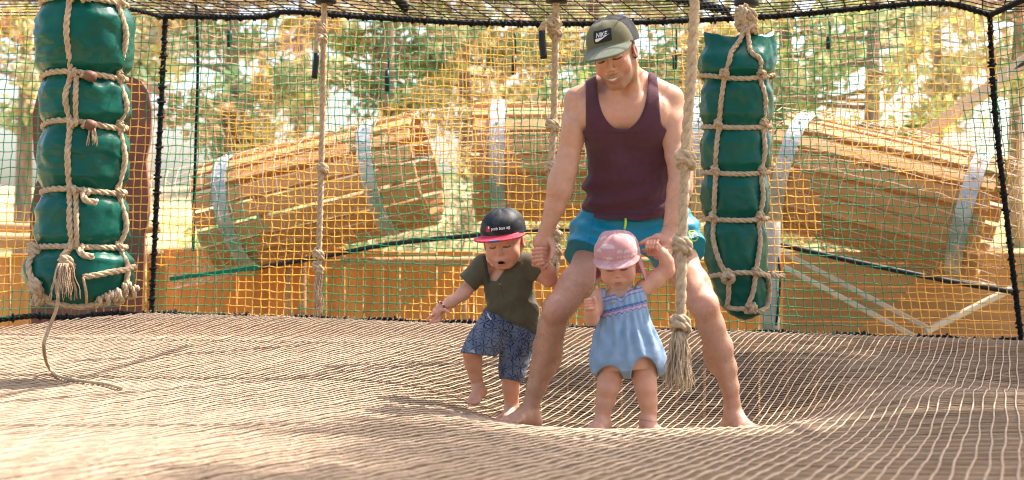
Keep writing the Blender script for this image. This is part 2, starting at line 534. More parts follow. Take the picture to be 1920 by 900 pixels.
LB = Vector((-4.9, 6.7, .05)); LT = Vector((-4.8, 6.75, 1.72))
left = empty('safety_net', LB.lerp(RA, .5))
tag(left, 'green and yellow knotted side net behind the bag with frayed knots', 'net', 'knotted side nets')
net_panel('mesh_cords', LB, RA, LT, TA, .0485, .0025, left, M['net_col'], 2, wob=.004)
RC = Vector((3.6, 6.79, -.05)); RT = Vector((3.45, 6.84, 1.87))
right = empty('safety_net', RB.lerp(RC, .5))
tag(right, 'narrow slice of green and yellow net beyond the leaning black corner rope', 'net', 'knotted side nets')
net_panel('mesh_cords', RB, RC, TB, RT, .0485, .0025, right, M['net_col'], 3, wob=.004)

# roof net, black, hung between top ropes
roof = empty('roof_net', (0.3, 5.5, 1.75))
tag(roof, 'black mesh net stretched overhead as a ceiling with thick edge rope', 'net')
edge = [P(300, 30, 8.6), P(480, 32, 8.42), P(545, 22, 8.28), P(700, 33, 8.2), P(900, 43, 8.1), P(1150, 43, 8.0), P(1440, 31, 7.95), P(1620, 15, 7.92), P(1765, 6, 7.9), P(1856, 28, 7.9)]
ep = resample(edge, .05)
black_rope('edge_rope', edge, .0165, roof, True, 8)
black_rope('edge_rope', [P(1856, 28, 7.9), P(1925, -4, 7.3), P(2100, -90, 6.0)], .017, roof, False)
black_rope('edge_rope', [P(310, 34, 8.6), P(255, 19, 8.4), P(120, -10, 7.9), P(-150, -60, 7.2)], .014, roof, False)
def edge_at(x):
    return np.interp(x, ep[:, 0], ep[:, 1]), np.interp(x, ep[:, 0], ep[:, 2])
def roof_z(x, y):
    ey, ez = edge_at(x)
    s = np.clip((ey - y) / 6.5, 0, 1)
    return ez + .10 * np.minimum(s * 6, 1) * .3 + .04 * np.sin(x * 1.7 + y) * s + .12 * s
mb = MB()
rr = np.random.default_rng(4)
for i in range(0, 62):
    # lines running to the back, slightly diagonal as in a stretched mesh
    x0 = -3.6 + i * .125
    y = np.linspace(1.6, 9.0, 60)
    x = x0 + (y - 5) * .33 + .01 * np.sin(y * 3 + i)
    ey, ez = edge_at(x)
    k = (y <= ey + .01) & (x > -3.9) & (x < 4.3)
    if k.sum() < 3: continue
    V, Q, _ = tube_geo(np.stack([x[k], y[k], roof_z(x[k], y[k])], 1), .0036, 4, False); mb.add(V, Q)
for i in range(0, 88):
    y0 = 1.6 + i * .083
    x = np.linspace(-4.0, 4.4, 90)
    y = y0 - x * .06 + .012 * np.sin(x * 4 + i * 1.3)
    ey, ez = edge_at(x)
    k = y <= ey
    idx = np.nonzero(k)[0]
    if len(idx) < 3: continue
    for run in np.split(idx, np.nonzero(np.diff(idx) > 1)[0] + 1):
        if len(run) < 3: continue
        V, Q, _ = tube_geo(np.stack([x[run], y[run], roof_z(x[run], y[run])], 1), .0030, 4, False); mb.add(V, Q)
tag(mb.build('mesh_cords', M['black_rope'], roof), kind='stuff')
for (x0, y0, x1, y1) in ((-3.6, 7.2, 4.2, 6.2), (-3.6, 4.6, 4.2, 5.4), (-1.2, 1.7, -.6, 8.0), (1.9, 1.7, 2.3, 7.8), (-3.2, 3.0, 1.2, 7.9)):  # ropes added overhead, made thick so their shadows band the floor
    xx = np.linspace(x0, x1, 9); yy = np.linspace(y0, y1, 9)
    black_rope('support_rope', [(a, b, float(roof_z(a, b)) + .03) for a, b in zip(xx, yy)], .026, roof, False)

# ================================================================ ground and terrain behind
def grid_mesh(name, xs, ys, zf, mat):
    X, Y = np.meshgrid(xs, ys, indexing='ij')
    V = np.stack([X, Y, zf(X, Y)], -1).reshape(-1, 3)
    nx, ny = len(xs), len(ys)
    i = np.arange(nx - 1)[:, None] * ny; j = np.arange(ny - 1)[None, :]
    Q = np.stack([i + j, i + ny + j, i + ny + j + 1, i + j + 1], -1).reshape(-1, 4)
    return mesh_np(name, V, Q, None, mat)
M['ground'] = mat_plain('dry_forest_floor', (.30, .205, .12), .95, .5, 1.4, .5, 9, .1, col2=(.12, .085, .05), detail=8)
M['hill'] = mat_plain('dry_grass_slope', (.44, .33, .19), .95, .35, .7, .4, 3, .1, col2=(.26, .25, .10), detail=8)
def ground_z(x, y):
    t = np.clip((y - 13) / 30, 0, 1)
    return -1.25 + 3.6 * t * t * (3 - 2 * t) + .35 * np.sin(x * .21 + 1) * t + .03 * np.sin(x * 1.9) * np.cos(y * 1.7)
xs = np.concatenate([np.linspace(-220, -12, 14), np.linspace(-11, 11, 90), np.linspace(12, 220, 14)])
ys = np.concatenate([np.linspace(-30, 0, 10), np.linspace(.4, 20, 70), np.linspace(21, 300, 60)])
tag(grid_mesh('ground', xs, ys, ground_z, M['hill']), 'dry sandy forest ground with pale grass rising behind', 'ground', kind='structure')
M['shade_soil'] = mat_plain('shade_darkened_soil', (.055, .042, .028), .95, .5, 3.0, .6, 14, .1, col2=(.09, .075, .04), detail=8)  # ground under the net, coloured dark to stand for the net's shade
tag(grid_mesh('shade_soil', np.linspace(-4.6, 4.6, 60), np.linspace(1.0, 9.8, 60), lambda x, y: ground_z(x, y) + .02 + .012 * np.sin(3 * x + 1.7 * y), M['shade_soil']), 'bare earth sheet coloured dark to stand for the shade below the net floor', 'shade_soil', kind='structure')
# leaf litter and scraps below the net
mb = MB(); rr = np.random.default_rng(9)
n = 5000
c = np.stack([rr.uniform(-3.5, 3.8, n), rr.uniform(3.5, 9.5, n), np.zeros(n)], 1)
c[:, 2] = ground_z(c[:, 0], c[:, 1]) + rr.uniform(.04, .06, n)
a = rr.uniform(0, 6.28, n); L_ = rr.uniform(.02, .07, n); w_ = L_ * rr.uniform(.2, .5, n); tz = rr.normal(0, .25, n)
d1 = np.stack([np.cos(a), np.sin(a), tz], 1) * L_[:, None]; d2 = np.stack([-np.sin(a), np.cos(a), rr.normal(0, .25, n)], 1) * w_[:, None]
V = np.stack([c - d1, c + d2, c + d1, c - d2], 1).reshape(-1, 3)
pal = np.array([[.45, .30, .14], [.20, .22, .06], [.12, .07, .03], [.5, .42, .26]])[rr.integers(0, 4, n)]
mb.add(V, np.arange(n * 4).reshape(-1, 4), None, np.repeat(pal, 4, axis=0))
tag(mb.build('leaf_litter', M['net_col'], None, col=True), 'dry leaves and needles scattered on the ground under the net', 'leaves', kind='stuff')

# ================================================================ board wall behind
def beam_obj(name, a, b, w, h, mat, parent=None, up=(0, 0, 1), bev=.006):
    """box with its long side along local X, origin at its middle (keeps the grain aligned)"""
    a, b = Vector(a), Vector(b)
    L = (b - a).length
    x = (b - a).normalized(); u = Vector(up)
    y = u.cross(x).normalized(); z = x.cross(y)
    bm = bmesh.new(); bmesh.ops.create_cube(bm, size=1)
    bmesh.ops.scale(bm, vec=(L, w, h), verts=bm.verts)
    if bev: bmesh.ops.bevel(bm, geom=bm.edges[:], offset=bev, segments=1, affect='EDGES')
    me = bpy.data.meshes.new(name); bm.to_mesh(me); bm.free()
    me.materials.append(mat)
    o = bpy.data.objects.new(name, me)
    COL.objects.link(o)
    Mx = Matrix((x, y, z)).transposed().to_4x4(); Mx.translation = (a + b) / 2
    if parent is not None:
        o.parent = parent
        base = Vector(parent.location)
        Mx.translation -= base
    o.matrix_basis = Mx
    return o

WALL_Y = 11.2
wall = empty('board_wall', (0.4, WALL_Y, -1.25))
tag(wall, 'low wall of upright orange boards with a log rail', 'wall')
proto_me = {}
rr = random.Random(21)
x = -2.75
i = 0
while x < 4.9:
    w = rr.choice([.13, .145, .16])
    top = .41 + rr.uniform(-.012, .012) + (.02 if x < -1.2 else 0)
    if w not in proto_me:
        bm = bmesh.new(); bmesh.ops.create_cube(bm, size=1); bmesh.ops.scale(bm, vec=(w - .008, .028, 1.75), verts=bm.verts)
        bmesh.ops.bevel(bm, geom=bm.edges[:], offset=.004, segments=1, affect='EDGES')
        me = bpy.data.meshes.new('board'); bm.to_mesh(me); bm.free(); me.materials.append(M['wood_v']); proto_me[w] = me
    o = bpy.data.objects.new('board', proto_me[w]); COL.objects.link(o); o.parent = wall
    o.location = (x + w / 2 - wall.location.x, rr.uniform(-.009, .009), top - .875 - wall.location.z)
    o.rotation_euler = (rr.uniform(-.004, .004), rr.uniform(-.004, .004), rr.uniform(-.02, .02))
    x += w; i += 1
def log_obj(name, a, b, r, mat, parent=None, seed=0):
    rr = np.random.default_rng(seed)
    p = resample([a, tuple((Vector(a) + Vector(b)) / 2 + Vector((0, 0, rr.normal(0, .008)))), b], .15)
    mb = MB(); V, Q, T = tube_geo(p, r * (1 + .05 * np.sin(np.arange(len(p)) * .9 + seed)), 12); mb.add(V, Q, T)
    return mb.build(name, mat, parent)
M['log'] = mat_plain('peeled_log', (.55, .33, .16), .7, .2, 5, .2, 30, .25, stretch=(1, 6, 6))
log_obj('rail', P(585, 492, 10.9), P(1180, 490, 10.9), .038, M['log'], wall, 2)
log_obj('rail', P(1180, 492, 10.9), P(1440, 497, 10.9), .038, M['log'], wall, 3)
for px, y0 in ((868, 492), (567, 490), (540, 500)):
    log_obj('rail_post', P(px, 615, 10.98), P(px, y0, 10.98), .030, M['log'], wall, px)

# grey post by the bag, V of pale timbers on a panel at the right
post = log_obj('post', P(1444, 640, 9.0), P(1448, 415, 9.0), .055, mat_plain('weathered_post', (.50, .45, .40), .8, .2, 6, .2, 40))
tag(post, 'grey weathered round post beside the lower end of a hanging green bag', 'post')
ramp = empty('timber_ramp', P(1700, 640, 9.4))
tag(ramp, 'orange plank panel with two pale beams meeting in a V', 'ramp')
def ramp_pt(px, py, d=0): return P(px, py, 9.9 + d)
for k in range(9):
    y0 = 470 + k * 22
    beam_obj('plank', P(1468, y0 + 11, 10.05), P(1990, y0 + 11 + 4, 9.9), .028, .074, M['wood'], ramp, bev=.003)
for off in (0, 26):
    beam_obj('beam', P(1470, 474 + off, 9.85), P(1745 - off * .4, 618 + off * .9, 9.6), .05, .035, M['pale_wood'], ramp)
beam_obj('beam', P(1735, 622, 9.6), P(1900, 540, 9.7), .05, .04, M['pale_wood'], ramp)

# boards at the far left, below the brown panel
lw = empty('plank_fence', P(110, 640, 10.6))
tag(lw, 'short fence of upright boards below the rust brown panel', 'fence')
x = -20
while x < 290:
    w = rr.choice([30, 36, 42])
    a = P(x + w / 2, 640, 10.4); b = P(x + w / 2, 478 + rr.uniform(-4, 4), 10.4)
    o = bpy.data.objects.new('board', proto_me[.145]); COL.objects.link(o); o.parent = lw
    o.location = Vector((a.x, 10.4 + rr.uniform(-.008, .008), b.z - .875)) - lw.location
    o.rotation_euler = (0, rr.uniform(-.01, .01), 0)
    x += 36.5
log_obj('rail', P(-30, 452, 10.3), P(270, 446, 10.3), .05, M['log'], lw, 7)
log_obj('rail', P(-30, 425, 10.38), P(300, 428, 10.38), .035, M['log'], lw, 8)

# rust-brown rounded panel behind the left bag
def slab_obj(name, outline, Y, th, mat, parent=None, ry=0):
    bm = bmesh.new()
    vs = [bm.verts.new(P(px, py, Y)) for px, py in outline]
    f = bm.faces.new(vs)
    r = bmesh.ops.extrude_face_region(bm, geom=[f])
    ev = [g for g in r['geom'] if isinstance(g, bmesh.types.BMVert)]
    bmesh.ops.translate(bm, vec=(0, th, 0), verts=ev)
    bmesh.ops.recalc_face_normals(bm, faces=bm.faces[:])
    bmesh.ops.bevel(bm, geom=[e for e in bm.edges], offset=.008, segments=2, affect='EDGES')
    me = bpy.data.meshes.new(name); bm.to_mesh(me); bm.free(); me.materials.append(mat)
    o = bpy.data.objects.new(name, me); link(o, parent)
    return o
out = [(58, 620), (55, 400), (66, 345), (74, 330), (62, 290), (60, 215), (72, 165), (95, 140), (130, 128), (190, 128), (235, 140), (262, 150), (277, 172), (283, 205), (281, 260), (272, 300), (276, 345), (279, 400), (270, 440), (264, 620)]
tag(slab_obj('brown_panel', out, 10.0, .06, M['brown_board']), 'rust brown panel with rounded top corners standing behind the side net', 'panel')

# added dark boards, coloured to read as the shaded underside of the net
sk = empty('shade_boards', (RA + RB) / 2 - Vector((0, 0, 1.3)))
tag(sk, 'added dark boards standing in for the shade below the net floor', 'shade_boards')
M['shade_board'] = mat_wood('shade_dark_board', (.075, .062, .045), (.035, .03, .022), 2)
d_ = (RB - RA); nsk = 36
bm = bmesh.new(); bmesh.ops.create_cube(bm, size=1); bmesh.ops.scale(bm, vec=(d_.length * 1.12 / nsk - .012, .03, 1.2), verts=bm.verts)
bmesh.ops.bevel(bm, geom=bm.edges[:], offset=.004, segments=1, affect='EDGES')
me = bpy.data.meshes.new('board'); bm.to_mesh(me); bm.free(); me.materials.append(M['shade_board'])
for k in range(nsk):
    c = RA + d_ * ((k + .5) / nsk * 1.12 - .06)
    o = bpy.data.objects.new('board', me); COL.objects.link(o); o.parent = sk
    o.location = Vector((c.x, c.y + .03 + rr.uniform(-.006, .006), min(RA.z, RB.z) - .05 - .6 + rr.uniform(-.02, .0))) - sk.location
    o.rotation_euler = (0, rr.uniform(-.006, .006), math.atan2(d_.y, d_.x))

# ================================================================ barrel tunnels
def barrel(label, A, B, R, hoops, nsl=20, skip=(), seed=1, yaw=0):
    """tunnel of slats: axis A->B (world), slats are parts, hoops of flat steel with bolts"""
    A, B = Vector(A), Vector(B)
    ax = (B - A).normalized(); L = (B - A).length
    up = Vector((0, 0, 1)); s = up.cross(ax).normalized(); u2 = ax.cross(s)
    root = empty('barrel_tunnel', (A + B) / 2 - Vector((0, 0, R)))
    tag(root, label, 'tunnel', 'slatted barrel tunnels')
    rr = random.Random(seed)
    w = 2 * math.pi * R / nsl * .84
    bm = bmesh.new(); bmesh.ops.create_cube(bm, size=1); bmesh.ops.scale(bm, vec=(L, w, .032), verts=bm.verts)
    bmesh.ops.bevel(bm, geom=bm.edges[:], offset=.006, segments=1, affect='EDGES')
    me = bpy.data.meshes.new('slat'); bm.to_mesh(me); bm.free(); me.materials.append(M['wood'])
    for k in range(nsl):
        a = 2 * math.pi * k / nsl + .1
        n = s * math.cos(a) + u2 * math.sin(a)
        t = ax.cross(n)
        o = bpy.data.objects.new('slat', me); COL.objects.link(o); o.parent = root
        tl = rr.uniform(-.17, -.11)           # each slat sits a little askew, shingle-like
        n2 = (n * math.cos(tl) + t * math.sin(tl)); t2 = ax.cross(n2)
        Mx = Matrix((ax, t2, n2)).transposed().to_4x4()
        Mx.translation = (A + B) / 2 + n * (R + rr.uniform(-.006, .006)) + ax * rr.uniform(-.012, .012) - root.location
        o.matrix_basis = Mx
    for h in hoops:
        c = A + ax * L * h
        mb = MB(); n = 48
        an = np.linspace(0, 2 * math.pi, n + 1)[:-1]
        rows = []
        for (dr, dx) in ((.030, -.055), (.030, .055), (.037, .055), (.037, -.055)):
            rows.append(np.array([list(c + ax * dx + (s * math.cos(q) + u2 * math.sin(q)) * (R + dr)) for q in an]))
        V = np.concatenate(rows)
        Q = []
        for r in range(4):
            for k in range(n):
                Q.append([r * n + k, r * n + (k + 1) % n, ((r + 1) % 4) * n + (k + 1) % n, ((r + 1) % 4) * n + k])
        mb.add(V, Q)
        hp = mb.build('hoop', M['steel'], root, smooth=False)
        mb = MB()
        for k in range(nsl):
            a = 2 * math.pi * k / nsl + .1
            nrm = s * math.cos(a) + u2 * math.sin(a)
            cc = c + nrm * (R + .042)
            p = np.array([list(cc - nrm * .008), list(cc + nrm * .002), list(cc + nrm * .006)])
            V, Q, T = tube_geo(p, [.013, .013, .007], 6); mb.add(V, Q, T)
        tag(mb.build('bolts', M['steel'], hp), kind='stuff')
    return root
barrel('wooden barrel tunnel climbing up towards the middle, left of the boy', P(400, 408, 10.9), P(800, 314, 10.6), .400, (.14, .80), 18, seed=3)
barrel('level wooden barrel tunnel right behind the man', P(892, 303, 10.6), P(1360, 300, 10.5), .420, (.10, .88), 18, seed=4)
barrel('wooden barrel tunnel sloping down behind the net beyond the bag', P(1462, 318, 10.3), P(1862, 412, 9.7), .400, (.08, .90), 18, seed=5)
# cream net sleeves slung round the barrels
def sleeve(name, pts, Rr, cell, seed, label, depth):
    root = empty(name, Vector(pts[len(pts) // 2]) - Vector((0, 0, Rr)))
    tag(root, label, 'net', 'cream nets slung round the tunnels')
    path = resample(pts, cell)
    t, u, v = frames(path)
    rr = np.random.default_rng(seed)
    n = len(path); m = int(2 * math.pi * Rr / cell)
    a = np.arange(m) * 2 * math.pi / m
    rad = Rr * (1 + .03 * np.sin(np.arange(n) * .21 + seed))[:, None] * (1 + .03 * np.sin(3 * a + np.arange(n)[:, None] * .05)) + rr.normal(0, .005, (n, m))
    G = path[:, None, :] + rad[..., None] * (np.cos(a)[None, :, None] * u[:, None, :] + np.sin(a)[None, :, None] * v[:, None, :]) + rr.normal(0, .007, (n, m, 3))
    mb = MB()
    for k in range(m):
        V, Q, _ = tube_geo(G[:, k], .0022, 3, False); mb.add(V, Q)
    for i in range(n):
        q = np.vstack([G[i], G[i, :1]]); V, Q, _ = tube_geo(q, .0022, 3, False); mb.add(V, Q)
    tag(mb.build('mesh_cords', M['cream_net'], root), kind='stuff')
    return root
M['cream_net'] = mat_plain('cream_net_cord', (.74, .60, .44), .7, .15, 14)
sleeve('net_sleeve', [P(300, 440, 10.8), P(560, 378, 10.75), P(800, 325, 10.6), P(900, 318, 10.55)], .455, .095, 4, 'cream net wrapped round the tunnel that climbs left of the boy', 0)
sleeve('net_sleeve', [P(905, 318, 10.55), P(1150, 312, 10.55), P(1440, 320, 10.4)], .475, .095, 5, 'cream net wrapped round the level tunnel behind the man', 0)
sleeve('net_sleeve', [P(1445, 320, 10.4), P(1650, 362, 10.0), P(1900, 425, 9.65)], .455, .095, 6, 'cream net wrapped round the tunnel that slopes down right of the bag', 0)
# cream net hung above the tunnels
veil = empty('hanging_net', P(960, 330, 9.6))
tag(veil, 'loose cream net hung behind the green and yellow one, above the tunnels', 'net')
def veil_sag(u, v):
    return np.stack([.02 * np.sin(v * 9 + u * 30), .12 * np.sin(u * 11 + v * 3), .02 * np.sin(u * 40) * v], -1)
net_panel('mesh_cords', P(300, 300, 9.8), P(1900, 320, 9.1), P(300, -30, 9.7), P(1900, -30, 9.2), .060, .0024, veil, M['net_col'], 7, colour=False, sag=veil_sag, wob=.009, knots=False, base=CREAM)

# support cables and strap
def cable(name, pts, R, mat, label, cat='cable', group=None):
    mb = MB(); V, Q, T = tube_geo(resample(pts, .08), R, 7); mb.add(V, Q, T)
    return tag(mb.build(name, mat), label, cat, group)
M['cable'] = mat_plain('black_cable', (.015, .015, .016), .5, .2, 20)
M['strap'] = mat_plain('green_strap', (.0, .15, .085), .6, .15, 20)
cable('cable', [P(470, 504, 10.2), P(600, 482, 10.2), P(760, 454, 10.2), P(1010, 434, 10.2), P(1180, 437, 10.2)], .018, M['cable'], 'black cable slung under the tunnels behind the boy')
cable('cable', [P(1330, 448, 9.45), P(1440, 455, 9.4), P(1600, 490, 9.25), P(1780, 527, 9.1), P(1905, 548, 9.0)], .018, M['cable'], 'black cable running down under the tunnel right of the bag')
cable('cable', [P(1452, 460, 9.0), P(1462, 500, 8.95), P(1461, 560, 8.95), P(1455, 610, 8.95)], .008, M['cable'], 'thin dark cable hanging beside the grey post')
beam_obj_s = beam_obj('strap', P(318, 523, 10.0), P(486, 501, 10.0), .012, .030, M['strap'], None, up=(0, 0, 1), bev=.003)
tag(beam_obj_s, 'short green webbing strap stretched below the climbing tunnel', 'strap')
st = beam_obj('diagonal_strut', P(1725, 258, 10.6), P(1960, 90, 9.6), .06, .09, M['pale_wood'], None)
tag(st, 'pale wooden strut slanting upward behind the right end of the net', 'strut')
cable('cable', [P(1733, 252, 10.55), P(1850, 168, 10.05), P(1960, 92, 9.55)], .017, M['cable'], 'black cable running along the slanting wooden strut')
CLIPS = ['black clip on a cord above the climbing tunnel', 'black clip on a cord beside the rope knot left of the cap', 'black clip on a cord between the cap and the thick rope', 'black clip on a cord right of the bag with the peaked top', 'tiny black clip on a cord behind the taped rope end', 'black clip on a cord right of the black upright rope']
k_ = 0
for px, py0, py1 in ((728, 80, 175), (966, 62, 140), (1268, 50, 130), (1556, 40, 92), (590, 20, 30), (432, 20, 88)):
    a, b = P(px, py0, 8.95), P(px - 3, py1, 8.95)
    mb = MB(); V, Q, T = tube_geo(resample([a, (a + b) / 2 + Vector((.006, 0, 0)), b], .03), .006, 5); mb.add(V, Q, T)
    V, Q, T = tube_geo(np.array([list(b.lerp(a, .45)), list(b.lerp(a, .3)), list(b)]), [.015, .018, .014], 7); mb.add(V, Q, T)
    tag(mb.build('hanging_clip', M['tape']), CLIPS[k_], 'clip', 'black clips dangling behind the net'); k_ += 1
# ================================================================ hanging bags
PINCH = {}
def bag_depth(Y, py):
    return .96 if Y not in PINCH else .45 + .51 * np.clip((np.asarray(py) - PINCH[Y]) / 70, 0, 1)
def bag_mesh(name, stations, Y, parent, seed, top_peaks=0.0, bottom_round=True, nseg=64):
    """stations: (py, cx_px, halfwidth_px) from top to bottom"""
    st = np.array(stations, dtype=float)
    py = np.linspace(st[0, 0], st[-1, 0], 150)
    # smooth interpolation through the stations (cosine between neighbours keeps the pinches sharp)
    def ip(c):
        out = np.empty_like(py)
        for i, y in enumerate(py):
            k = min(max(np.searchsorted(st[:, 0], y) - 1, 0), len(st) - 2)
            t = (y - st[k, 0]) / (st[k + 1, 0] - st[k, 0])
            t = t * t * (3 - 2 * t)
            out[i] = st[k, c] * (1 - t) + st[k + 1, c] * t
        return out
    cx, hw = ip(1), ip(2)
    sc = Y / F
    a = np.arange(nseg) * 2 * math.pi / nseg
    rr = np.random.default_rng(seed)
    A, PY = np.meshgrid(a, py)
    H = hw[:, None] * np.ones_like(A)
    d = np.zeros_like(A)
    for k in range(26):
        m = rr.integers(1, 9); f = rr.uniform(.01, .075); ph = rr.random(2) * 6.28
        d += rr.uniform(.2, 1) / (1 + m * .25) * np.sin(m * A + f * PY * rr.choice([-1, 1]) + ph[0]) * np.sin(f * .8 * PY + ph[1])
    pin = np.gradient(np.gradient(hw)); pin = np.clip(pin / (pin.max() + 1e-6), 0, 1)
    pin = np.convolve(np.pad(pin, 6, mode='edge'), np.hanning(13) / np.hanning(13).sum(), 'valid')[:, None]
    d = d + 2.6 * np.clip(pin * 2, 0, 1) * np.sin(19 * A + 1.5 * np.sin(3 * A) + PY * .02) * (.5 + .5 * np.sin(4 * A + PY * .03))
    for k in range(9):
        m = rr.integers(2, 8); f = rr.uniform(.03, .11) * rr.choice([-1, 1]); ph = rr.random(2) * 6.28
        d += 1.8 * ((1 - np.abs(np.sin(.5 * m * A * 2 / 2 + f * PY * .5 + ph[0] + .6 * np.sin(2 * A + .02 * PY)))) ** 6) * (np.sin(rr.integers(1, 4) * A + .025 * PY + ph[1]) > 0.2 - .4 * np.sin(A * 3))
    cre = np.sin(11 * A + 2.0 * np.sin(PY * .05)) * .012
    H = H * (1 + .015 * d + cre)
    X = (cx[:, None] + H * np.cos(A) - 960) / F * Y
    Yy = Y + H * np.sin(A) * sc * bag_depth(Y, PY)
    Z = CZ + (450 - PY) / F * Y
    if top_peaks:
        f = np.clip(1 - (py - st[0, 0]) / 42, 0, 1)[:, None] ** 1.5
        Z = Z + sc * top_peaks * f * (np.abs(np.cos(A)) ** 6 - .35 + .18 * np.sin(5 * A + 1))
    V = np.stack([X, Yy, Z], -1).reshape(-1, 3)
    n = len(py)
    i = np.arange(n - 1)[:, None] * nseg; j = np.arange(nseg)[None, :]; j2 = (j + 1) % nseg
    Q = np.stack([i + j, i + nseg + j, i + nseg + j2, i + j2], -1).reshape(-1, 4)
    cb = np.array([[(cx[-1] - 960) / F * Y, Y, CZ + (450 - py[-1] - 4) / F * Y]])
    ct = np.array([[(cx[0] - 960) / F * Y, Y, CZ + (450 - py[0] - 24) / F * Y]])
    V = np.concatenate([V, cb, ct])
    T = [[n * nseg, (n - 1) * nseg + (k + 1) % nseg, (n - 1) * nseg + k] for k in range(nseg)] + [[n * nseg + 1, k, (k + 1) % nseg] for k in range(nseg)]
    o = mesh_np(name, V, Q, T, M['pvc'], parent)
    return o, (lambda y: (np.interp(y, py, cx), np.interp(y, py, hw)))

def on_bag(prof, Y, py, ang, lift=0.0):
    """point on the bag surface; ang 0 = right, -90 = towards the camera"""
    cx, hw = prof(py)
    sc = Y / F
    if Y < 6.5 and ang < 0: ang = ang + 18 * max(0.0, 1 - abs(ang + 105) / 75)
    a = math.radians(ang)
    r = hw * sc + lift
    return Vector(((cx - 960) / F * Y + r * math.cos(a), Y + r * float(bag_depth(Y, py)) * math.sin(a), CZ + (450 - py) / F * Y))

def bag_rope(name, pts, R, parent, mat='rope', **kw):
    mb = MB(); rope_geo(mb, [tuple(p) for p in pts], R, **kw)
    return mb.build(name, M[mat], parent)
def bag_knot(c, axis, R, parent, seed, turns=2.0, coil=1.35, name='knot'):
    mb = MB(); knot_geo(mb, tuple(c), tuple(axis), R, turns, coil, .5, 1, seed)
    return mb.build(name, M['rope'], parent)
def frayed(name, c, n, L, R, parent, seed, spread=.35, rs=.0022, down=(0, 0, -1), seg=9):
    rr = np.random.default_rng(seed)
    mb = MB()
    for k in range(n):
        a = rr.random() * 6.28; q = math.sqrt(rr.random())
        o = np.array(c) + np.array([math.cos(a), math.sin(a), 0]) * R * q
        t = np.linspace(0, 1, seg)
        l = L * rr.uniform(.72, 1.05)
        out = np.array([math.cos(a), math.sin(a), 0]) * spread * l * q * rr.uniform(.5, 1.2)
        wv = rr.random(2) * 6
        p = o + np.outer(t, np.array(down)) * l + np.outer(t ** .8, out) + np.stack([.02 * l * np.sin(t * 11 + wv[0]), .02 * l * np.sin(t * 9 + wv[1]), 0 * t], 1)
        V, Q, T = tube_geo(p, rs * (1 - .45 * t), 5); mb.add(V, Q, T)
    return mb.build(name, M['rope'], parent)

# ---- left bag
YL = 6.0
bagL = empty('hanging_bag', P(152, 580, YL))
tag(bagL, 'green tarpaulin punch bag lashed with rope, loose cord dangling from its frayed knots', 'hanging bag', 'green bags lashed with rope')
ringsL = [(8, 0), (146, 1), (237, 2), (360, 3), (463, 4)]
bo, profL = bag_mesh('bag', [(-75, 158, 50), (-60, 158, 78), (-30, 158, 86), (8, 158, 73), (45, 158, 89), (90, 158, 89), (125, 157, 86), (146, 158, 71), (175, 159, 83), (215, 160, 83), (237, 159, 70), (275, 158, 83), (330, 157, 82), (360, 157, 70), (395, 156, 84), (440, 154, 86), (463, 152, 76), (488, 148, 96), (515, 147, 101), (545, 150, 92), (566, 152, 72), (577, 152, 42)], YL, bagL, 3)
R1 = .0130
vl = [(-60, -112), (8, -110), (70, -110), (146, -109), (190, -113), (237, -111), (300, -110), (360, -110), (420, -106), (463, -104), (490, -110)]
bag_rope('lashing', [on_bag(profL, YL, y, a, .012) for y, a in vl], R1, bagL)
bag_rope('lashing', [on_bag(profL, YL, y, a + 8, .012) for y, a in [(150, -109), (190, -110), (232, -111)]], R1 * .9, bagL)
bag_rope('lashing', [on_bag(profL, YL, y, a + 9, .012) for y, a in [(365, -110), (420, -106), (460, -104)]], R1 * .9, bagL)
vr = [(-60, -20), (8, -24), (70, -22), (146, -20), (200, -17), (237, -19), (300, -18), (360, -19), (420, -14), (463, -16), (500, -16), (545, -22), (560, -30)]
bag_rope('lashing', [on_bag(profL, YL, y, a, .012) for y, a in vr], R1, bagL)
for vb in (60, 150):
    bag_rope('lashing', [on_bag(profL, YL, y, vb, .012) for y in (-60, 60, 146, 237, 300, 360, 463, 520)], R1, bagL)
sagd = [5, 8, 12, 8, 3]
for (y, k), sg in zip(ringsL, sagd):
    pts = []
    for an in np.linspace(0, 360, 49):
        q = (an + 90) % 360 - 180                # angle from the camera-facing side
        dy = sg * math.cos(math.radians(an + 20) * 2) * .5
        pts.append(on_bag(profL, YL, y + dy, an, .010))
    bag_rope('lashing', pts, R1, bagL)
    cL = on_bag(profL, YL, y, -106, .020)
    bag_knot(cL, (1, 0, .3), R1 * .8, bagL, k, 1.6, 1.25)
    bag_knot(on_bag(profL, YL, y + 2, -86, .018), (1, .1, -.3), R1 * .85, bagL, k + 20, 1.5, 1.15)
    bag_knot(on_bag(profL, YL, y, -20, .018), (0, 0, 1), R1 * .8, bagL, k + 10, 2.0, 1.2)
# stub ends with brown heat-shrink
M['shrink'] = mat_plain('brown_end', (.20, .085, .05), .6, .2, 20)
for (y, an) in ((149, -80), (238, -80)):
    a = on_bag(profL, YL, y, an - 6, .035); b = on_bag(profL, YL, y + 6, an + 8, .045)
    mb = MB(); V, Q, T = tube_geo(np.array([list(a), list((a + b) / 2), list(b)]), [.020, .023, .021], 9); mb.add(V, Q, T)
    mb.build('rope_end', M['shrink'], bagL)
bag_rope('rope_end', [on_bag(profL, YL, 366, -88, .02), on_bag(profL, YL, 376, -86, .04), on_bag(profL, YL, 382, -74, .04), on_bag(profL, YL, 378, -70, .035)], R1 * 1.1, bagL)
bag_rope('rope_end', [on_bag(profL, YL, 467, -90, .02), on_bag(profL, YL, 474, -86, .04), on_bag(profL, YL, 480, -76, .03), on_bag(profL, YL, 479, -70, .03)], R1 * 1.1, bagL)
frayed('frayed_end', on_bag(profL, YL, 240, -76, .045), 16, .085, .010, bagL, 4, .25)
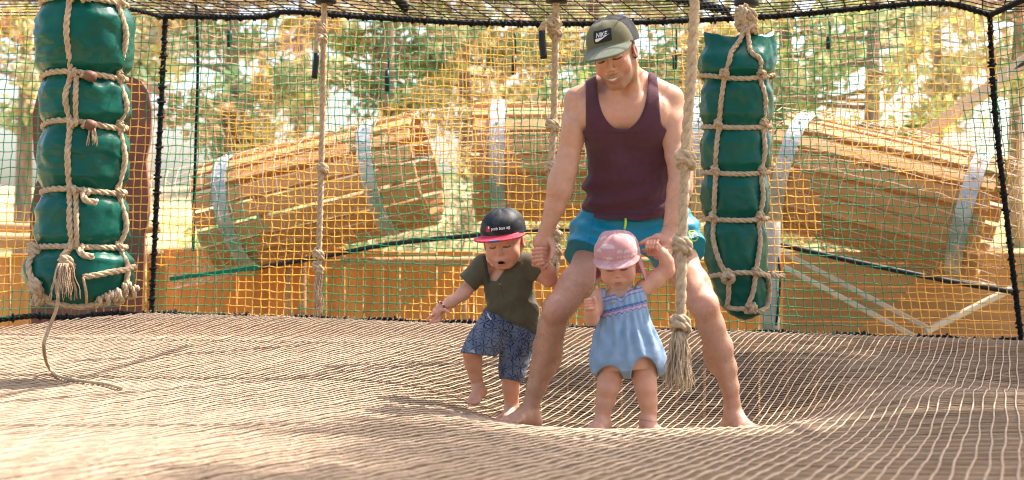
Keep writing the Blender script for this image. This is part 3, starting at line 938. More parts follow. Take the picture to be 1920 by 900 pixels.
# lower lashings, clump of knots and tassel
bag_rope('lashing', [on_bag(profL, YL, y, a, .014) for y, a in ((463, -104), (480, -108), (500, -104))], R1 * 1.1, bagL)
bag_knot(on_bag(profL, YL, 492, -102, .02), (0, 0, 1), R1 * 1.15, bagL, 41, 2.2, 1.35)
bag_knot(on_bag(profL, YL, 470, -150, .015), (0, 0, 1), R1 * 1.3, bagL, 42, 2.0, 1.4)
bag_rope('lashing', [on_bag(profL, YL, y, a, .012) for y, a in ((466, -148), (490, -142), (515, -136), (540, -132), (560, -128))], R1, bagL)
bag_knot(on_bag(profL, YL, 536, -133, .02), (.3, 0, 1), R1 * 1.25, bagL, 43, 2.4, 1.5)
bag_knot(on_bag(profL, YL, 557, -140, .02), (1, 0, .2), R1 * 1.2, bagL, 44, 2.2, 1.4)
frayed('frayed_end', on_bag(profL, YL, 492, -104, .045), 46, .145, .026, bagL, 6, .28, .0026)
bag_rope('lashing', [on_bag(profL, YL, y, a, .012) for y, a in ((517, -82), (514, -66), (509, -45), (505, -20), (500, 0), (506, 40))], R1, bagL)
bag_rope('lashing', [on_bag(profL, YL, y, a, .012) for y, a in ((557, -140), (566, -120), (570, -100), (570, -80), (566, -55), (560, -35))], R1, bagL)
for k, (y, an, w) in enumerate(((562, -58, .85), (557, -46, 1.0), (551, -34, 1.0), (540, -22, 1.0), (556, -22, 1.05), (548, -2, 1.0))):
    bag_knot(on_bag(profL, YL, y, an, .022), (1, .2, .5), R1 * w, bagL, 60 + k, 1.9, 1.35)
mb = MB(); V, Q, T = tube_geo(resample([on_bag(profL, YL, 517, -82, .02), on_bag(profL, YL, 545, -80, .03), on_bag(profL, YL, 572, -76, .02)], .02), .006, 6); mb.add(V, Q, T)
mb.build('thin_cord', M['rope'], bagL)
# loose cord falling to the floor
def fl(px, py, up=.016):
    # where the pixel's ray meets the net floor
    Y = 6.0
    for _ in range(40):
        x = (px - 960) / F * Y; z = float(floor_z(x, Y)) + up
        Y += ((CZ - z) * F / (py - 450) - Y) * .5
    return Vector(((px - 960) / F * Y, Y, float(floor_z((px - 960) / F * Y, Y)) + up))
pA = on_bag(profL, YL, 520, -108, .06)
fl_pts = [pA, P(108, 570, 5.75), P(92, 615, 5.78), P(82, 650, 5.80), fl(92, 690, .03), fl(118, 708), fl(160, 715), fl(200, 720), fl(228, 728)]
mb = MB(); V, Q, T = tube_geo(resample(fl_pts, .02), .0075, 6); mb.add(V, Q, T)
mb.build('loose_cord', M['rope'], bagL)
bag_rope('hanger', [P(158, -62, YL), P(158, -150, YL)], .03, bagL)

# ---- right bag
YR = 7.2
PINCH[YR] = 62
bagR = empty('hanging_bag', P(1392, 600, YR))
tag(bagR, 'green tarpaulin punch bag hung from a rope knot, its open top folded into peaks', 'hanging bag', 'green bags lashed with rope')
bo, profR = bag_mesh('bag', [(66, 1387, 66), (85, 1387, 66), (112, 1382, 72), (135, 1382, 69), (150, 1382, 58), (175, 1382, 66), (215, 1382, 67), (240, 1381, 58), (270, 1381, 65), (305, 1380, 65), (326, 1379, 57), (355, 1379, 63), (392, 1379, 62), (413, 1379, 54), (440, 1379, 59), (480, 1380, 58), (515, 1384, 54), (545, 1389, 49), (570, 1393, 42), (588, 1396, 30), (597, 1397, 14)], YR, bagR, 9, top_peaks=13)
R2 = .0155
vl = [(120, -108), (150, -119), (190, -122), (240, -129), (285, -130), (326, -134), (370, -133), (413, -140), (450, -138), (490, -128), (520, -118), (550, -124), (574, -140)]
bag_rope('lashing', [P(1395, 52, YR - .10), P(1388, 74, YR - .115), P(1372, 97, YR - .15)] + [on_bag(profR, YR, y, a, .013) for y, a in vl], R2 * .85, bagR)
vr = [(120, -64), (150, -58), (190, -52), (240, -48), (285, -50), (326, -50), (370, -50), (413, -52), (455, -54), (505, -64), (545, -74), (574, -90)]
bag_rope('lashing', [P(1400, 52, YR - .10), P(1404, 74, YR - .115), P(1408, 97, YR - .15)] + [on_bag(profR, YR, y, a, .013) for y, a in vr], R2 * .85, bagR)
for vb in (30, 130):
    bag_rope('lashing', [P(1396, 62, YR + .03)] + [on_bag(profR, YR, y, vb, .013) for y in (110, 150, 200, 240, 326, 413, 500, 560)], R2 * .85, bagR)
for k, (y, la, ra, sg) in enumerate(((148, -119, -58, 6), (241, -129, -48, 3), (326, -134, -50, 3), (412, -140, -52, 2), (514, -118, -64, -4))):
    pts = []
    for an in np.linspace(0, 360, 49):
        dy = sg * math.cos(math.radians(an + 90) * 2)
        pts.append(on_bag(profR, YR, y + dy, an, .011))
    bag_rope('lashing', pts, R2 * .85, bagR)
    bag_knot(on_bag(profR, YR, y - 3, la, .016), (.2, 0, 1), R2 * .85, bagR, 70 + k, 2.0, 1.25)
    bag_knot(on_bag(profR, YR, y - 4, ra, .016), (.1, 0, 1), R2 * .85, bagR, 80 + k, 2.0, 1.25)
bag_knot(on_bag(profR, YR, 520, -116, .03), (0, 1, .3), R2 * 1.0, bagR, 91, 2.3, 1.5)
bag_rope('lashing', [on_bag(profR, YR, y, a, .012) for y, a in ((574, -140), (577, -118), (577, -100), (580, -80), (583, -62))], R2 * .85, bagR)
bag_knot(on_bag(profR, YR, 576, -82, .016), (1, 0, .3), R2 * .9, bagR, 92, 2.0, 1.25)
bag_rope('lashing', [on_bag(profR, YR, y, a, .012) for y, a in ((508, -60), (520, -30), (545, -15), (575, -20), (583, -60))], R2 * .85, bagR)
bag_rope('rope_end', [on_bag(profR, YR, 512, -20, .02), on_bag(profR, YR, 518, -8, .05), on_bag(profR, YR, 517, 0, .085)], R2 * .9, bagR)
for k, (px, py, w, ax_) in enumerate(((1390, 26, 1.25, (1, 0, .6)), (1406, 34, 1.25, (.3, 0, 1)), (1400, 50, 1.25, (1, 0, -.5)), (1392, 45, 1.1, (0, 1, .4)), (1410, 56, 1.0, (0, 0, 1)))):
    bag_knot(P(px, py, YR - .07), ax_, R2 * w, bagR, 100 + k, 2.0, 1.4)
bag_rope('rope_end', [P(1390, 16, YR - .08), P(1394, 30, YR - .1), P(1396, 46, YR - .09)], R2 * 1.1, bagR)
bag_rope('hanger', [P(1398, 40, YR), P(1396, 15, YR), P(1396, -30, YR)], R2 * 1.2, bagR)
def pad(px, py, Y, parent, w=.09):
    mb = MB(); rope = np.linspace(0, 6.283, 13)
    V, Q, T = tube_geo(np.array([list(P(px, py - 7, Y)), list(P(px, py - 6, Y)), list(P(px, py + 5, Y)), list(P(px, py + 6, Y))]), [w * .8, w, w, w * .8], 14); mb.add(V, Q, T)
    return mb.build('pad', M['tape'], parent)
pad(1400, 5, YR, bagR, .062)

# ================================================================ climbing ropes
def climbing_rope(label, pts, R, Y, knots, tassel, tape=None, padpos=None, seed=1, tn=60):
    root = empty('climbing_rope', pts[-1])
    tag(root, label, 'rope', 'climbing ropes with knots')
    bag_rope('rope', pts, R, root)
    for k, (px, py, cnt) in enumerate(knots):
        for c in range(cnt):
            bag_knot(P(px, py + (c - (cnt - 1) / 2) * R * F / Y * 2.4, Y), (.12 * (-1) ** c, .1, 1), R * .92, root, seed * 50 + k * 3 + c, 2.1, 1.45)
    (px, py), L, sp = tassel
    frayed('tassel', P(px, py, Y), tn, L, R * .95, root, seed + 5, sp, R * .155, seg=12)
    if tape:
        bag_rope('loop', [tape[0], tape[1], tape[2]], R * .95, root)
        mb = MB(); V, Q, T = tube_geo(resample(tape[2:], .02), R * .95, 9); mb.add(V, Q, T); mb.build('taped_end', M['tape'], root)
    if padpos: pad(padpos[0], padpos[1], Y, root, .055)
    return root
Y1 = 7.4
climbing_rope('thin knotted rope left of the boy with a tuft at its end', [P(608, -20, Y1), P(607, 80, Y1), P(604, 250, Y1), P(600, 400, Y1), P(597, 520, Y1)], .0165, Y1,
              [(602, 62, 2), (605, 318, 1), (597, 478, 1), (596, 503, 1)], ((597, 512), .225, .04), [P(602, 66, Y1 - .03), P(594, 80, Y1 - .04), P(594, 100, Y1 - .04), P(592, 125, Y1 - .04), P(589, 147, Y1 - .04)], (611, 1), 1, 40)
Y2 = 7.1
climbing_rope('knotted rope hanging half hidden behind the man\'s arm', [P(1044, -20, Y2), P(1042, 60, Y2), P(1038, 240, Y2), P(1033, 330, Y2), P(1040, 440, Y2), P(1041, 495, Y2)], .0185, Y2,
              [(1040, 52, 2), (1036, 236, 1), (1033, 316, 1), (1041, 438, 1), (1041, 470, 1)], ((1041, 480), .10, .05), [P(1035, 46, Y2 - .03), P(1021, 44, Y2 - .05), P(1016, 58, Y2 - .05), P(1017, 85, Y2 - .05), P(1020, 110, Y2 - .05)], (1044, 0), 2, 40)
Y3 = 4.75
climbing_rope('thick knotted rope with a long tassel hanging in front of the man', [P(1306, -230, Y3), P(1303, -20, Y3), P(1296, 140, Y3), P(1287, 260, Y3), P(1284, 330, Y3), P(1279, 460, Y3), P(1276, 610, Y3)], .0185, Y3,
              [(1285, 300, 1), (1279, 461, 1), (1276, 611, 1)], ((1274, 622), .195, .22), None, None, 3, 110)

# ================================================================ trees
M['bark'] = mat_plain('pine_bark', (.32, .23, .16), .9, .4, 7, .7, 22, .15, stretch=(2, 2, .5))
M['needles'] = mat_plain('pine_needles', (1, 1, 1), .6, .3, 1.5, 0, 60, .3, attr=True, transl=.45)
def leaf_cloud(rr, centres, radii, n, size, tint, flat=.55):
    """n small blades spread in clumps"""
    k = rr.integers(0, len(centres), n)
    d = rr.normal(0, 1, (n, 3)); d /= np.linalg.norm(d, axis=1)[:, None]
    c = centres[k] + d * radii[k][:, None] * (rr.random(n) ** .45)[:, None] * np.array([1, 1, flat])
    a = rr.normal(0, 1, (n, 3)); a /= np.linalg.norm(a, axis=1)[:, None]
    b = np.cross(a, rr.normal(0, 1, (n, 3))); b /= np.linalg.norm(b, axis=1)[:, None]
    L = size * rr.uniform(.6, 1.4, n)[:, None]
    a *= L; b *= L * rr.uniform(.28, .5, n)[:, None]
    V = np.stack([c - a, c - b, c + a, c + b], 1).reshape(-1, 3)
    col = np.array(tint) * rr.uniform(.65, 1.35, (n, 1)) * (1 + rr.normal(0, .12, (len(centres), 3))[k])
    return V, np.arange(n * 4).reshape(-1, 4), np.repeat(np.clip(col, .01, .9), 4, axis=0)
def pine(label, base, h, crown_r, crown_lo, seed, tint, nl=5200, clumps=40, size=.09, lean=(0, 0), r0=.16, group='trees behind the nets', bare=False, name='pine_tree'):
    rr = np.random.default_rng(seed)
    base = np.array(base, dtype=float)
    root = empty(name, tuple(base))
    tag(root, label, 'tree', group)
    top = base + np.array([lean[0], lean[1], h])
    tt = np.linspace(0, 1, 14)[:, None]
    trunk = base + (top - base) * tt + np.concatenate([.25 * np.sin(tt * 3 + seed) * tt, .2 * np.cos(tt * 2.3 + seed) * tt, 0 * tt], 1) * .6
    mb = MB(); V, Q, T = tube_geo(trunk, r0 * (1 - .8 * tt[:, 0]) + .01, 9); mb.add(V, Q, T)
    centres, rad = [], []
    for k in range(clumps):
        f = crown_lo + (1 - crown_lo) * (k + rr.random()) / clumps
        p0 = np.array([np.interp(f, tt[:, 0], trunk[:, i]) for i in range(3)])
        an = rr.random() * 6.28
        reach = crown_r * math.sin(math.pi * min(1, max(.12, (1.02 - f) / (1.02 - crown_lo) * .85 + .1))) * rr.uniform(.45, 1.1)
        p2 = p0 + np.array([math.cos(an) * reach, math.sin(an) * reach, reach * rr.uniform(-.1, .4)])
        pm = (p0 + p2) / 2 + np.array([0, 0, -.08 * reach])
        V, Q, T = tube_geo(resample([p0, pm, p2], .25), np.linspace(r0 * .28, .012, len(resample([p0, pm, p2], .25))), 5); mb.add(V, Q, T)
        for q in (.6, .82, 1.0):
            centres.append(p0 + (p2 - p0) * q + rr.normal(0, .15 * crown_r * .4, 3)); rad.append(crown_r * rr.uniform(.14, .26))
    mb.build('trunk', M['bark'], root)
    if not bare:
        V, Q, C = leaf_cloud(rr, np.array(centres), np.array(rad), nl, size, tint)
        mb = MB(); mb.add(V, Q, None, C); mb.build('crown', M['needles'], root, smooth=False, col=True)
    return root
G1 = (.52, .48, .23); G2 = (.40, .41, .18); G3 = (.60, .52, .30)
def gz(x, y): return float(ground_z(np.array(x), np.array(y)))
def tree_at(label, px, Y, h, cr, lo, seed, tint, **kw):
    x = (px - 960) / F * Y
    return pine(label, (x, Y, gz(x, Y) - .05), h, cr, lo, seed, tint, **kw)
tree_at('yellow-green pine showing between the side net and the knotted rope', 425, 22, 7.5, 2.2, .30, 31, G3, size=.11)
tree_at('leafy pine rising above the climbing barrel tunnel', 720, 24, 8.0, 2.4, .28, 32, G1, size=.12)
tree_at('bushy pale pine above the gap between two tunnels', 870, 28, 8.5, 2.8, .25, 33, G3, size=.13)
tree_at('dark pine standing behind the man\'s head', 1120, 26, 8.5, 2.8, .22, 34, G2, size=.12)
tree_at('broad green pine behind the peaked top of the hanging bag', 1480, 25, 8.5, 2.9, .22, 35, G1, size=.12, nl=6500)
tree_at('green pine with drooping boughs above the downhill tunnel', 1640, 21, 7.0, 2.2, .25, 36, G2, size=.1, nl=3500)
tree_at('sparse pine seen past the corner rope and strut', 1905, 27, 7.5, 2.2, .42, 37, G3, size=.12, nl=2800)
tree_at('hazy olive pine seen through the side net beside the bag', 40, 24, 7.5, 2.4, .35, 38, G3, size=.11, nl=3500)
tree_at('pine peeking out between the bag and the black corner rope', 265, 30, 8.5, 2.6, .35, 39, G1, size=.12, nl=4000)
for k, (px, Y) in enumerate(((560, 38), (1010, 40), (1290, 36), (1760, 42))):
    tree_at(['distant pine far behind the knotted rope', 'distant pine seen beside the man\'s cap', 'distant pine seen left of the hanging bag', 'distant pine above the slanting strut'][k], px, Y, 9, 3.2, .2, 50 + k, G1 if k % 2 else G3, nl=3600, size=.16)
# shrubs on the slope
def shrub(label, px, Y, h, r, seed, tint, n=2600):
    x = (px - 960) / F * Y
    rr = np.random.default_rng(seed)
    b = np.array([x, Y, gz(x, Y)])
    root = empty('shrub', tuple(b)); tag(root, label, 'shrub', 'shrubs on the slope')
    mb = MB(); cs, rd = [], []
    for k in range(12):
        a = rr.random() * 6.28; q = b + np.array([math.cos(a) * r * rr.random(), math.sin(a) * r * rr.random(), h * rr.uniform(.35, 1)])
        V, Q, T = tube_geo(resample([b, (b + q) / 2 + rr.normal(0, .05, 3), q], .15), .012, 4); mb.add(V, Q, T)
        cs.append(q); rd.append(r * .42)
    mb.build('stems', M['bark'], root)
    V, Q, C = leaf_cloud(rr, np.array(cs), np.array(rd), n, .06, tint, .8)
    mb = MB(); mb.add(V, Q, None, C); mb.build('foliage', M['needles'], root, smooth=False, col=True)
for k, (px, Y, h, r, lab) in enumerate(((470, 17, 1.5, 1.0, 'low yellow shrub above the uphill end of the left tunnel'), (640, 19, 1.8, 1.2, 'round green shrub over the climbing tunnel'),
        (840, 18, 2.0, 1.1, 'green shrub in the gap between two tunnels'), (1240, 19, 2.2, 1.4, 'thick shrub behind the man\'s shoulder'), (1500, 18, 2.2, 1.3, 'thick green shrub right of the hanging bag'),
        (1640, 17, 1.6, 1.0, 'low green shrub above the downhill tunnel'), (1010, 20, 2.2, 1.5, 'dense shrub left of the man\'s cap'), (200, 17, 1.2, .9, 'dry shrub beyond the brown panel'))):
    shrub(lab, px, Y, h, r, 70 + k, (G2, G1, G3)[k % 3])
# two tall pines whose crowns shade the right half of the net floor
def over(pt, t): return Vector(pt) + SUN * t
c1 = over((2.3, 6.3, 0), 9.5)
pine('tall umbrella pine at the side, its crown shading the people', (c1.x + .6, c1.y + .3, -1.2), c1.z + 2.0, 2.7, .70, 61, G2, nl=11000, clumps=40, size=.12, r0=.2, group='tall pines shading the net')
c2 = over((-.1, 3.05, 0), 10)
pine('tall umbrella pine at the side, its crown shading the front of the floor', (c2.x + .6, c2.y - .3, -1.2), c2.z + 2.0, 2.1, .72, 62, G2, nl=8500, clumps=34, size=.12, r0=.2, group='tall pines shading the net')
# ================================================================ people: smooth implicit bodies
f32 = np.float32
class Body:
    def __init__(s): s.pr = []
    def _put(s, fn, lo, hi, k, op): s.pr.append((fn, np.array(lo, dtype=float), np.array(hi, dtype=float), k, op))
    def cone(s, a, b, ra, rb, k=.02, op='u', flat=None):
        """tapered limb a->b; flat=(axis, factor) squashes it along an axis"""
        a, b = np.array(a, dtype=f32), np.array(b, dtype=f32)
        ab = b - a; L2 = float(ab @ ab) + 1e-9
        if flat is not None:
            n = np.array(flat[0], dtype=f32); n /= np.linalg.norm(n); g = 1 / flat[1] ** 2 - 1
        def fn(X, Y, Z):
            x, y, z = X - a[0], Y - a[1], Z - a[2]
            t = np.clip((x * ab[0] + y * ab[1] + z * ab[2]) / L2, 0, 1)
            x = x - t * ab[0]; y = y - t * ab[1]; z = z - t * ab[2]
            q = x * x + y * y + z * z
            if flat is not None:
                w = x * n[0] + y * n[1] + z * n[2]; q = q + g * w * w
            return np.sqrt(q) - (ra + (rb - ra) * t)
        m = max(ra, rb)
        s._put(fn, np.minimum(a, b) - m, np.maximum(a, b) + m, k, op)
    def chain(s, pts, rad, k=.012, flat=None):
        rad = [r - k * .21 for r in rad]        # the soft joins add a little girth
        for i in range(len(pts) - 1): s.cone(pts[i], pts[i + 1], rad[i], rad[i + 1], k, 'u', flat)
    def ell(s, c, r, R=None, k=.02, op='u'):
        c = np.array(c, dtype=f32); r = np.array(r, dtype=f32)
        R = np.eye(3, dtype=f32) if R is None else np.array(R, dtype=f32)        # columns = axes
        def fn(X, Y, Z):
            x, y, z = X - c[0], Y - c[1], Z - c[2]
            q = [(x * R[0, i] + y * R[1, i] + z * R[2, i]) / r[i] for i in range(3)]
            k0 = np.sqrt(q[0] ** 2 + q[1] ** 2 + q[2] ** 2)
            k1 = np.sqrt((q[0] / r[0]) ** 2 + (q[1] / r[1]) ** 2 + (q[2] / r[2]) ** 2) + 1e-6
            return k0 * (k0 - 1) / k1
        e = np.sqrt(((np.abs(R) * r) ** 2).sum(axis=1)) * 1.05
        s._put(fn, c - e, c + e, k, op)
    def loft(s, A, B, st, xdir=(1, 0, 0), k=.02, op='u', p=2.3, hollow=0.0, fold=None):
        """body of elliptical sections along A->B; st rows: t, off_u, off_v, half_u, half_v"""
        A, B = np.array(A, dtype=f32), np.array(B, dtype=f32)
        ax = B - A; L = float(np.linalg.norm(ax)); ax = ax / L
        u = np.array(xdir, dtype=f32); u = u - ax * (u @ ax); u /= np.linalg.norm(u)
        v = np.cross(ax, u)
        st = np.array(st, dtype=f32)
        tt = np.linspace(0, 1, 101)
        ker = np.hanning(13); ker /= ker.sum()
        tab = [np.convolve(np.pad(np.interp(tt, st[:, 0], st[:, i]), 6, mode='edge'), ker, 'valid').astype(f32) for i in range(1, 5)]
        def fn(X, Y, Z):
            x, y, z = X - A[0], Y - A[1], Z - A[2]
            h = x * ax[0] + y * ax[1] + z * ax[2]
            t = np.clip(h / L, 0, 1)
            i = (t * 100).astype(np.int32); i1 = np.minimum(i + 1, 100); w = (t * 100 - i).astype(f32)
            cu, cv, a, b = [g[i] * (1 - w) + g[i1] * w for g in tab]
            pu = (x * u[0] + y * u[1] + z * u[2] - cu); pv = (x * v[0] + y * v[1] + z * v[2] - cv)
            q = (np.abs(pu / a) ** p + np.abs(pv / b) ** p) ** (1 / p)
            d = (q - 1) * np.minimum(a, b)
            if fold is not None: d = d - fold(t, np.arctan2(pv / b, pu / a), X, Y, Z)
            if hollow: d = np.maximum(d, -(d + hollow))
            e = np.maximum(-h, h - L)
            return np.where(e > 0, np.sqrt(np.maximum(d, 0) ** 2 + e ** 2) + np.minimum(np.maximum(d, -1), 0) * 0, np.maximum(d, e))
        m = float(max(np.abs(st[:, 1]).max() + st[:, 3].max(), np.abs(st[:, 2]).max() + st[:, 4].max())) + .01
        s._put(fn, np.minimum(A, B) - m, np.maximum(A, B) + m, k, op)
    def func(s, fn, lo, hi, k=.01, op='u'): s._put(fn, lo, hi, k, op)
    def bounds(s):
        lo = np.min([p[1] for p in s.pr if p[4] == 'u'], axis=0); hi = np.max([p[2] for p in s.pr if p[4] == 'u'], axis=0)
        return lo, hi
    def field(s, lo, hi, res):
        lo = np.array(lo, dtype=float); n = np.ceil((np.array(hi) - lo) / res).astype(int) + 1
        ax = [(lo[i] + np.arange(n[i]) * res).astype(f32) for i in range(3)]
        Fd = np.full(n, .06, dtype=f32)
        for fn, a, b, k, op in s.pr:
            m = .03 + k if op != 'i' else 9
            i0 = np.clip(np.floor((a - m - lo) / res).astype(int), 0, n); i1 = np.clip(np.ceil((b + m - lo) / res).astype(int) + 1, 0, n)
            if (i1 <= i0).any(): continue
            sl = tuple(slice(i0[i], i1[i]) for i in range(3))
            X = ax[0][sl[0]][:, None, None]; Y = ax[1][sl[1]][None, :, None]; Z = ax[2][sl[2]][None, None, :]
            d = fn(X, Y, Z).astype(f32)
            g = Fd[sl]
            if op == 'u':
                h = np.maximum(k - np.abs(g - d), 0) / k
                Fd[sl] = np.minimum(g, d) - h * h * k * .25
            elif op == 's':
                h = np.maximum(k - np.abs(g + d), 0) / k
                Fd[sl] = np.maximum(g, -d) + h * h * k * .25
            elif op == 'i':
                h = np.maximum(k - np.abs(g - d), 0) / k
                Fd[sl] = np.maximum(g, d) + h * h * k * .25
        return Fd, lo

def surface(Fd, lo, res):
    ins = Fd < 0
    n = np.array(Fd.shape) - 1
    c = np.zeros(n, dtype=np.int8)
    for dx in (0, 1):
        for dy in (0, 1):
            for dz in (0, 1):
                c += ins[dx:n[0] + dx, dy:n[1] + dy, dz:n[2] + dz]
    ci = np.argwhere((c > 0) & (c < 8))
    idx = -np.ones(n, dtype=np.int32)
    idx[ci[:, 0], ci[:, 1], ci[:, 2]] = np.arange(len(ci))
    val = {}
    for dx in (0, 1):
        for dy in (0, 1):
            for dz in (0, 1):
                val[dx, dy, dz] = Fd[ci[:, 0] + dx, ci[:, 1] + dy, ci[:, 2] + dz]
    acc = np.zeros((len(ci), 3)); cnt = np.zeros(len(ci))
    for d in range(3):
        for a in (0, 1):
            for b in (0, 1):
                o = [0, 0, 0]; oth = [i for i in range(3) if i != d]
                o[oth[0]], o[oth[1]] = a, b
                e = list(o); e[d] = 1
                v0, v1 = val[tuple(o)], val[tuple(e)]
                m = (v0 < 0) != (v1 < 0)
                t = np.where(m, v0 / np.where(m, v0 - v1, 1), 0)
                p = np.zeros((len(ci), 3)); p[:, oth[0]] = a; p[:, oth[1]] = b; p[:, d] = t
                acc += p * m[:, None]; cnt += m
    V = (ci + acc / cnt[:, None]) * res + lo
    Q = []
    for d in range(3):
        o1, o2 = [i for i in range(3) if i != d]
        sl0 = [slice(1, -1)] * 3; sl1 = [slice(1, -1)] * 3
        sl0[d] = slice(0, -1); sl1[d] = slice(1, None)
        A_, B_ = ins[tuple(sl0)], ins[tuple(sl1)]
        for flip, mk in ((0, A_ & ~B_), (1, ~A_ & B_)):
            e = np.argwhere(mk)
            if not len(e): continue
            off = np.ones(3, dtype=int); off[d] = 0
            e = e + off
            def cell(da, db):
                q = e.copy(); q[:, o1] -= da; q[:, o2] -= db
                return idx[q[:, 0], q[:, 1], q[:, 2]]
            q = np.stack([cell(1, 1), cell(0, 1), cell(0, 0), cell(1, 0)], 1)
            if d == 1: q = q[:, ::-1]
            if flip: q = q[:, ::-1]
            Q.append(q)
    Q = np.concatenate(Q); Q = Q[(Q >= 0).all(axis=1)]
    return V, Q

def body_mesh(name, body, res, fine, mat, parent, colour):
    """coarse surface + finer boxes (lo, hi, res) sharing one mesh"""
    lo, hi = body.bounds()
    Fd, l0 = body.field(lo - .02, hi + .02, res)
    V, Q = surface(Fd, l0, res)
    Vs, Qs, n = [], [], 0
    c = V[Q].mean(axis=1)
    keep = np.ones(len(Q), dtype=bool)
    for (a, b, r) in fine:
        a, b = np.array(a), np.array(b)
        keep &= ~((c > a + res * 1.6 + r * 2) & (c < b - res * 1.6 - r * 2)).all(axis=1)
    used = np.unique(Q[keep]); remap = -np.ones(len(V), dtype=int); remap[used] = np.arange(len(used))
    Vs.append(V[used]); Qs.append(remap[Q[keep]]); n = len(used)
    done = []
    for (a, b, r) in fine:
        Fd, l0 = body.field(a, b, r)
        v, q = surface(Fd, l0, r)
        Vs.append(v); Qs.append(q + n); n += len(v)
    V = np.concatenate(Vs); Q = np.concatenate(Qs)
    return mesh_np(name, V, Q, None, mat, parent, True, colour(V))

def axes(yaw=0, pitch=0, roll=0):
    """columns: right, forward, up of a head that faces the camera when all are 0"""
    y, p, r = [math.radians(a) for a in (yaw, pitch, roll)]
    ef = np.array([0, -math.cos(p), -math.sin(p)]); ez = np.array([0, -math.sin(p), math.cos(p)]); ex = np.array([1.0, 0, 0])
    ex, ez = ex * math.cos(r) + ez * math.sin(r), ez * math.cos(r) - ex * math.sin(r)
    c, s = math.cos(y), math.sin(y)
    Rz = np.array([[c, -s, 0], [s, c, 0], [0, 0, 1]])
    return np.stack([Rz @ ex, Rz @ ef, Rz @ ez], axis=1)

class Head:
    def __init__(s, O, R, H): s.O, s.R, s.H = np.array(O, dtype=float), R, H
    def w(s, x, f, z): return s.O + s.H * (s.R @ np.array([x, f, z - .5]))
    def loc(s, V): return ((np.asarray(V) - s.O) @ s.R) / s.H + np.array([0, 0, .5])
    def box(s, pad=.02):
        e = np.abs(s.R) @ (np.array([.44, .60, .60]) * s.H) + pad
        return s.O - e, s.O + e

def add_head(B, h, kid=0.0, mouth='shut'):
    """kid 0..1 rounds the face; local units of head height, z 0 chin .. 1 crown"""
    H = h.H; R = h.R
    def E(c, r, k=.03, op='u', RR=None): B.ell(h.w(*c), np.array(r) * H, R if RR is None else RR, k * H, op)
    def K(a, b, ra, rb, k=.03, op='u'): B.cone(h.w(*a), h.w(*b), ra * H, rb * H, k * H, op)
    wd = .318 + .062 * kid
    ez, nz, mz, ns = -.06 * kid, -.05 * kid, -.03 * kid, 1 - .28 * kid
    E((0, -.08, .63), (wd, .43, .37), .05)
    E((0, .10, .40), (.258 + .087 * kid, .27, .36), .10)
    E((0, .17, .19), (.185 + .095 * kid, .20, .19), .10)
    K((-.05 - .02 * kid, .285 - .035 * kid, .065), (.05 + .02 * kid, .285 - .035 * kid, .065), .072, .072, .06)           # chin
    for sx in (-1, 1):
        K((sx * (.215 + .035 * kid), -.02, .30), (sx * (.09 + .03 * kid), .20, .085 + .015 * kid), .07 + .03 * kid, .055, .09)            # jaw
        E((sx * (.165 + .015 * kid), .235, .345 + nz * 1.6), (.115 + .035 * kid, .12, .12 + .03 * kid), .07)   # cheek
        E((sx * .135, .40 + .015 * kid, .515 + ez), (.075, .07, .05), .06, 's')              # socket
        E((sx * .135, .305, .508 + ez), (.072, .068, .062), .015)                            # lid over the eye
        K((sx * .05, .365 - .03 * kid, .575 + ez + .02 * kid), (sx * .21, .31 - .03 * kid, .585 + ez + .02 * kid), .035 - .012 * kid, .03 - .01 * kid, .05)   # brow
        E((sx * (wd + .005), -.03, .47 + ez), (.032, .085, .125), .02, 'u')                  # ear
        E((sx * (wd + .035), .0, .47 + ez), (.018, .05, .075), .015, 's')
        E((sx * .050 * ns, .395 - .025 * kid, .345 + nz), (.042 * ns, .048, .034 * ns), .02)  # nostril wing
    K((0, .35 - .01 * kid, .56 + ez), (0, .425 - .045 * kid, .40 + nz), .032 * ns, .043 * ns, .035)
    E((0, .43 - .035 * kid, .368 + nz), (.050 * ns, .052, .044 * ns), .02)
    E((0, .355, .225 + mz), (.13, .06, .075), .06)                                           # mouth mound
    if mouth == 'open':
        E((0, .40, .215 + mz), (.085, .035, .024), .025); E((0, .385, .135 + mz), (.075, .04, .028), .025)
        E((0, .42, .178 + mz), (.060, .09, .030), .015, 's')
    elif mouth == 'smile':
        K((-.13, .33, .235), (0, .405, .222), .016, .022, .02); K((.13, .33, .235), (0, .405, .222), .016, .022, .02)
        K((-.12, .325, .215), (0, .39, .155), .018, .026, .02); K((.12, .325, .215), (0, .39, .155), .018, .026, .02)
        K((-.10, .375, .220), (0, .43, .194), .008, .016, .008, 's'); K((.10, .375, .220), (0, .43, .194), .008, .016, .008, 's')
    else:
        K((-.065, .38, .222 + mz), (.065, .38, .222 + mz), .020, .020, .02); K((-.055, .375, .182 + mz), (.055, .375, .182 + mz), .024, .024, .02)
        K((-.07, .42, .203 + mz), (.07, .42, .203 + mz), .006, .006, .006, 's')

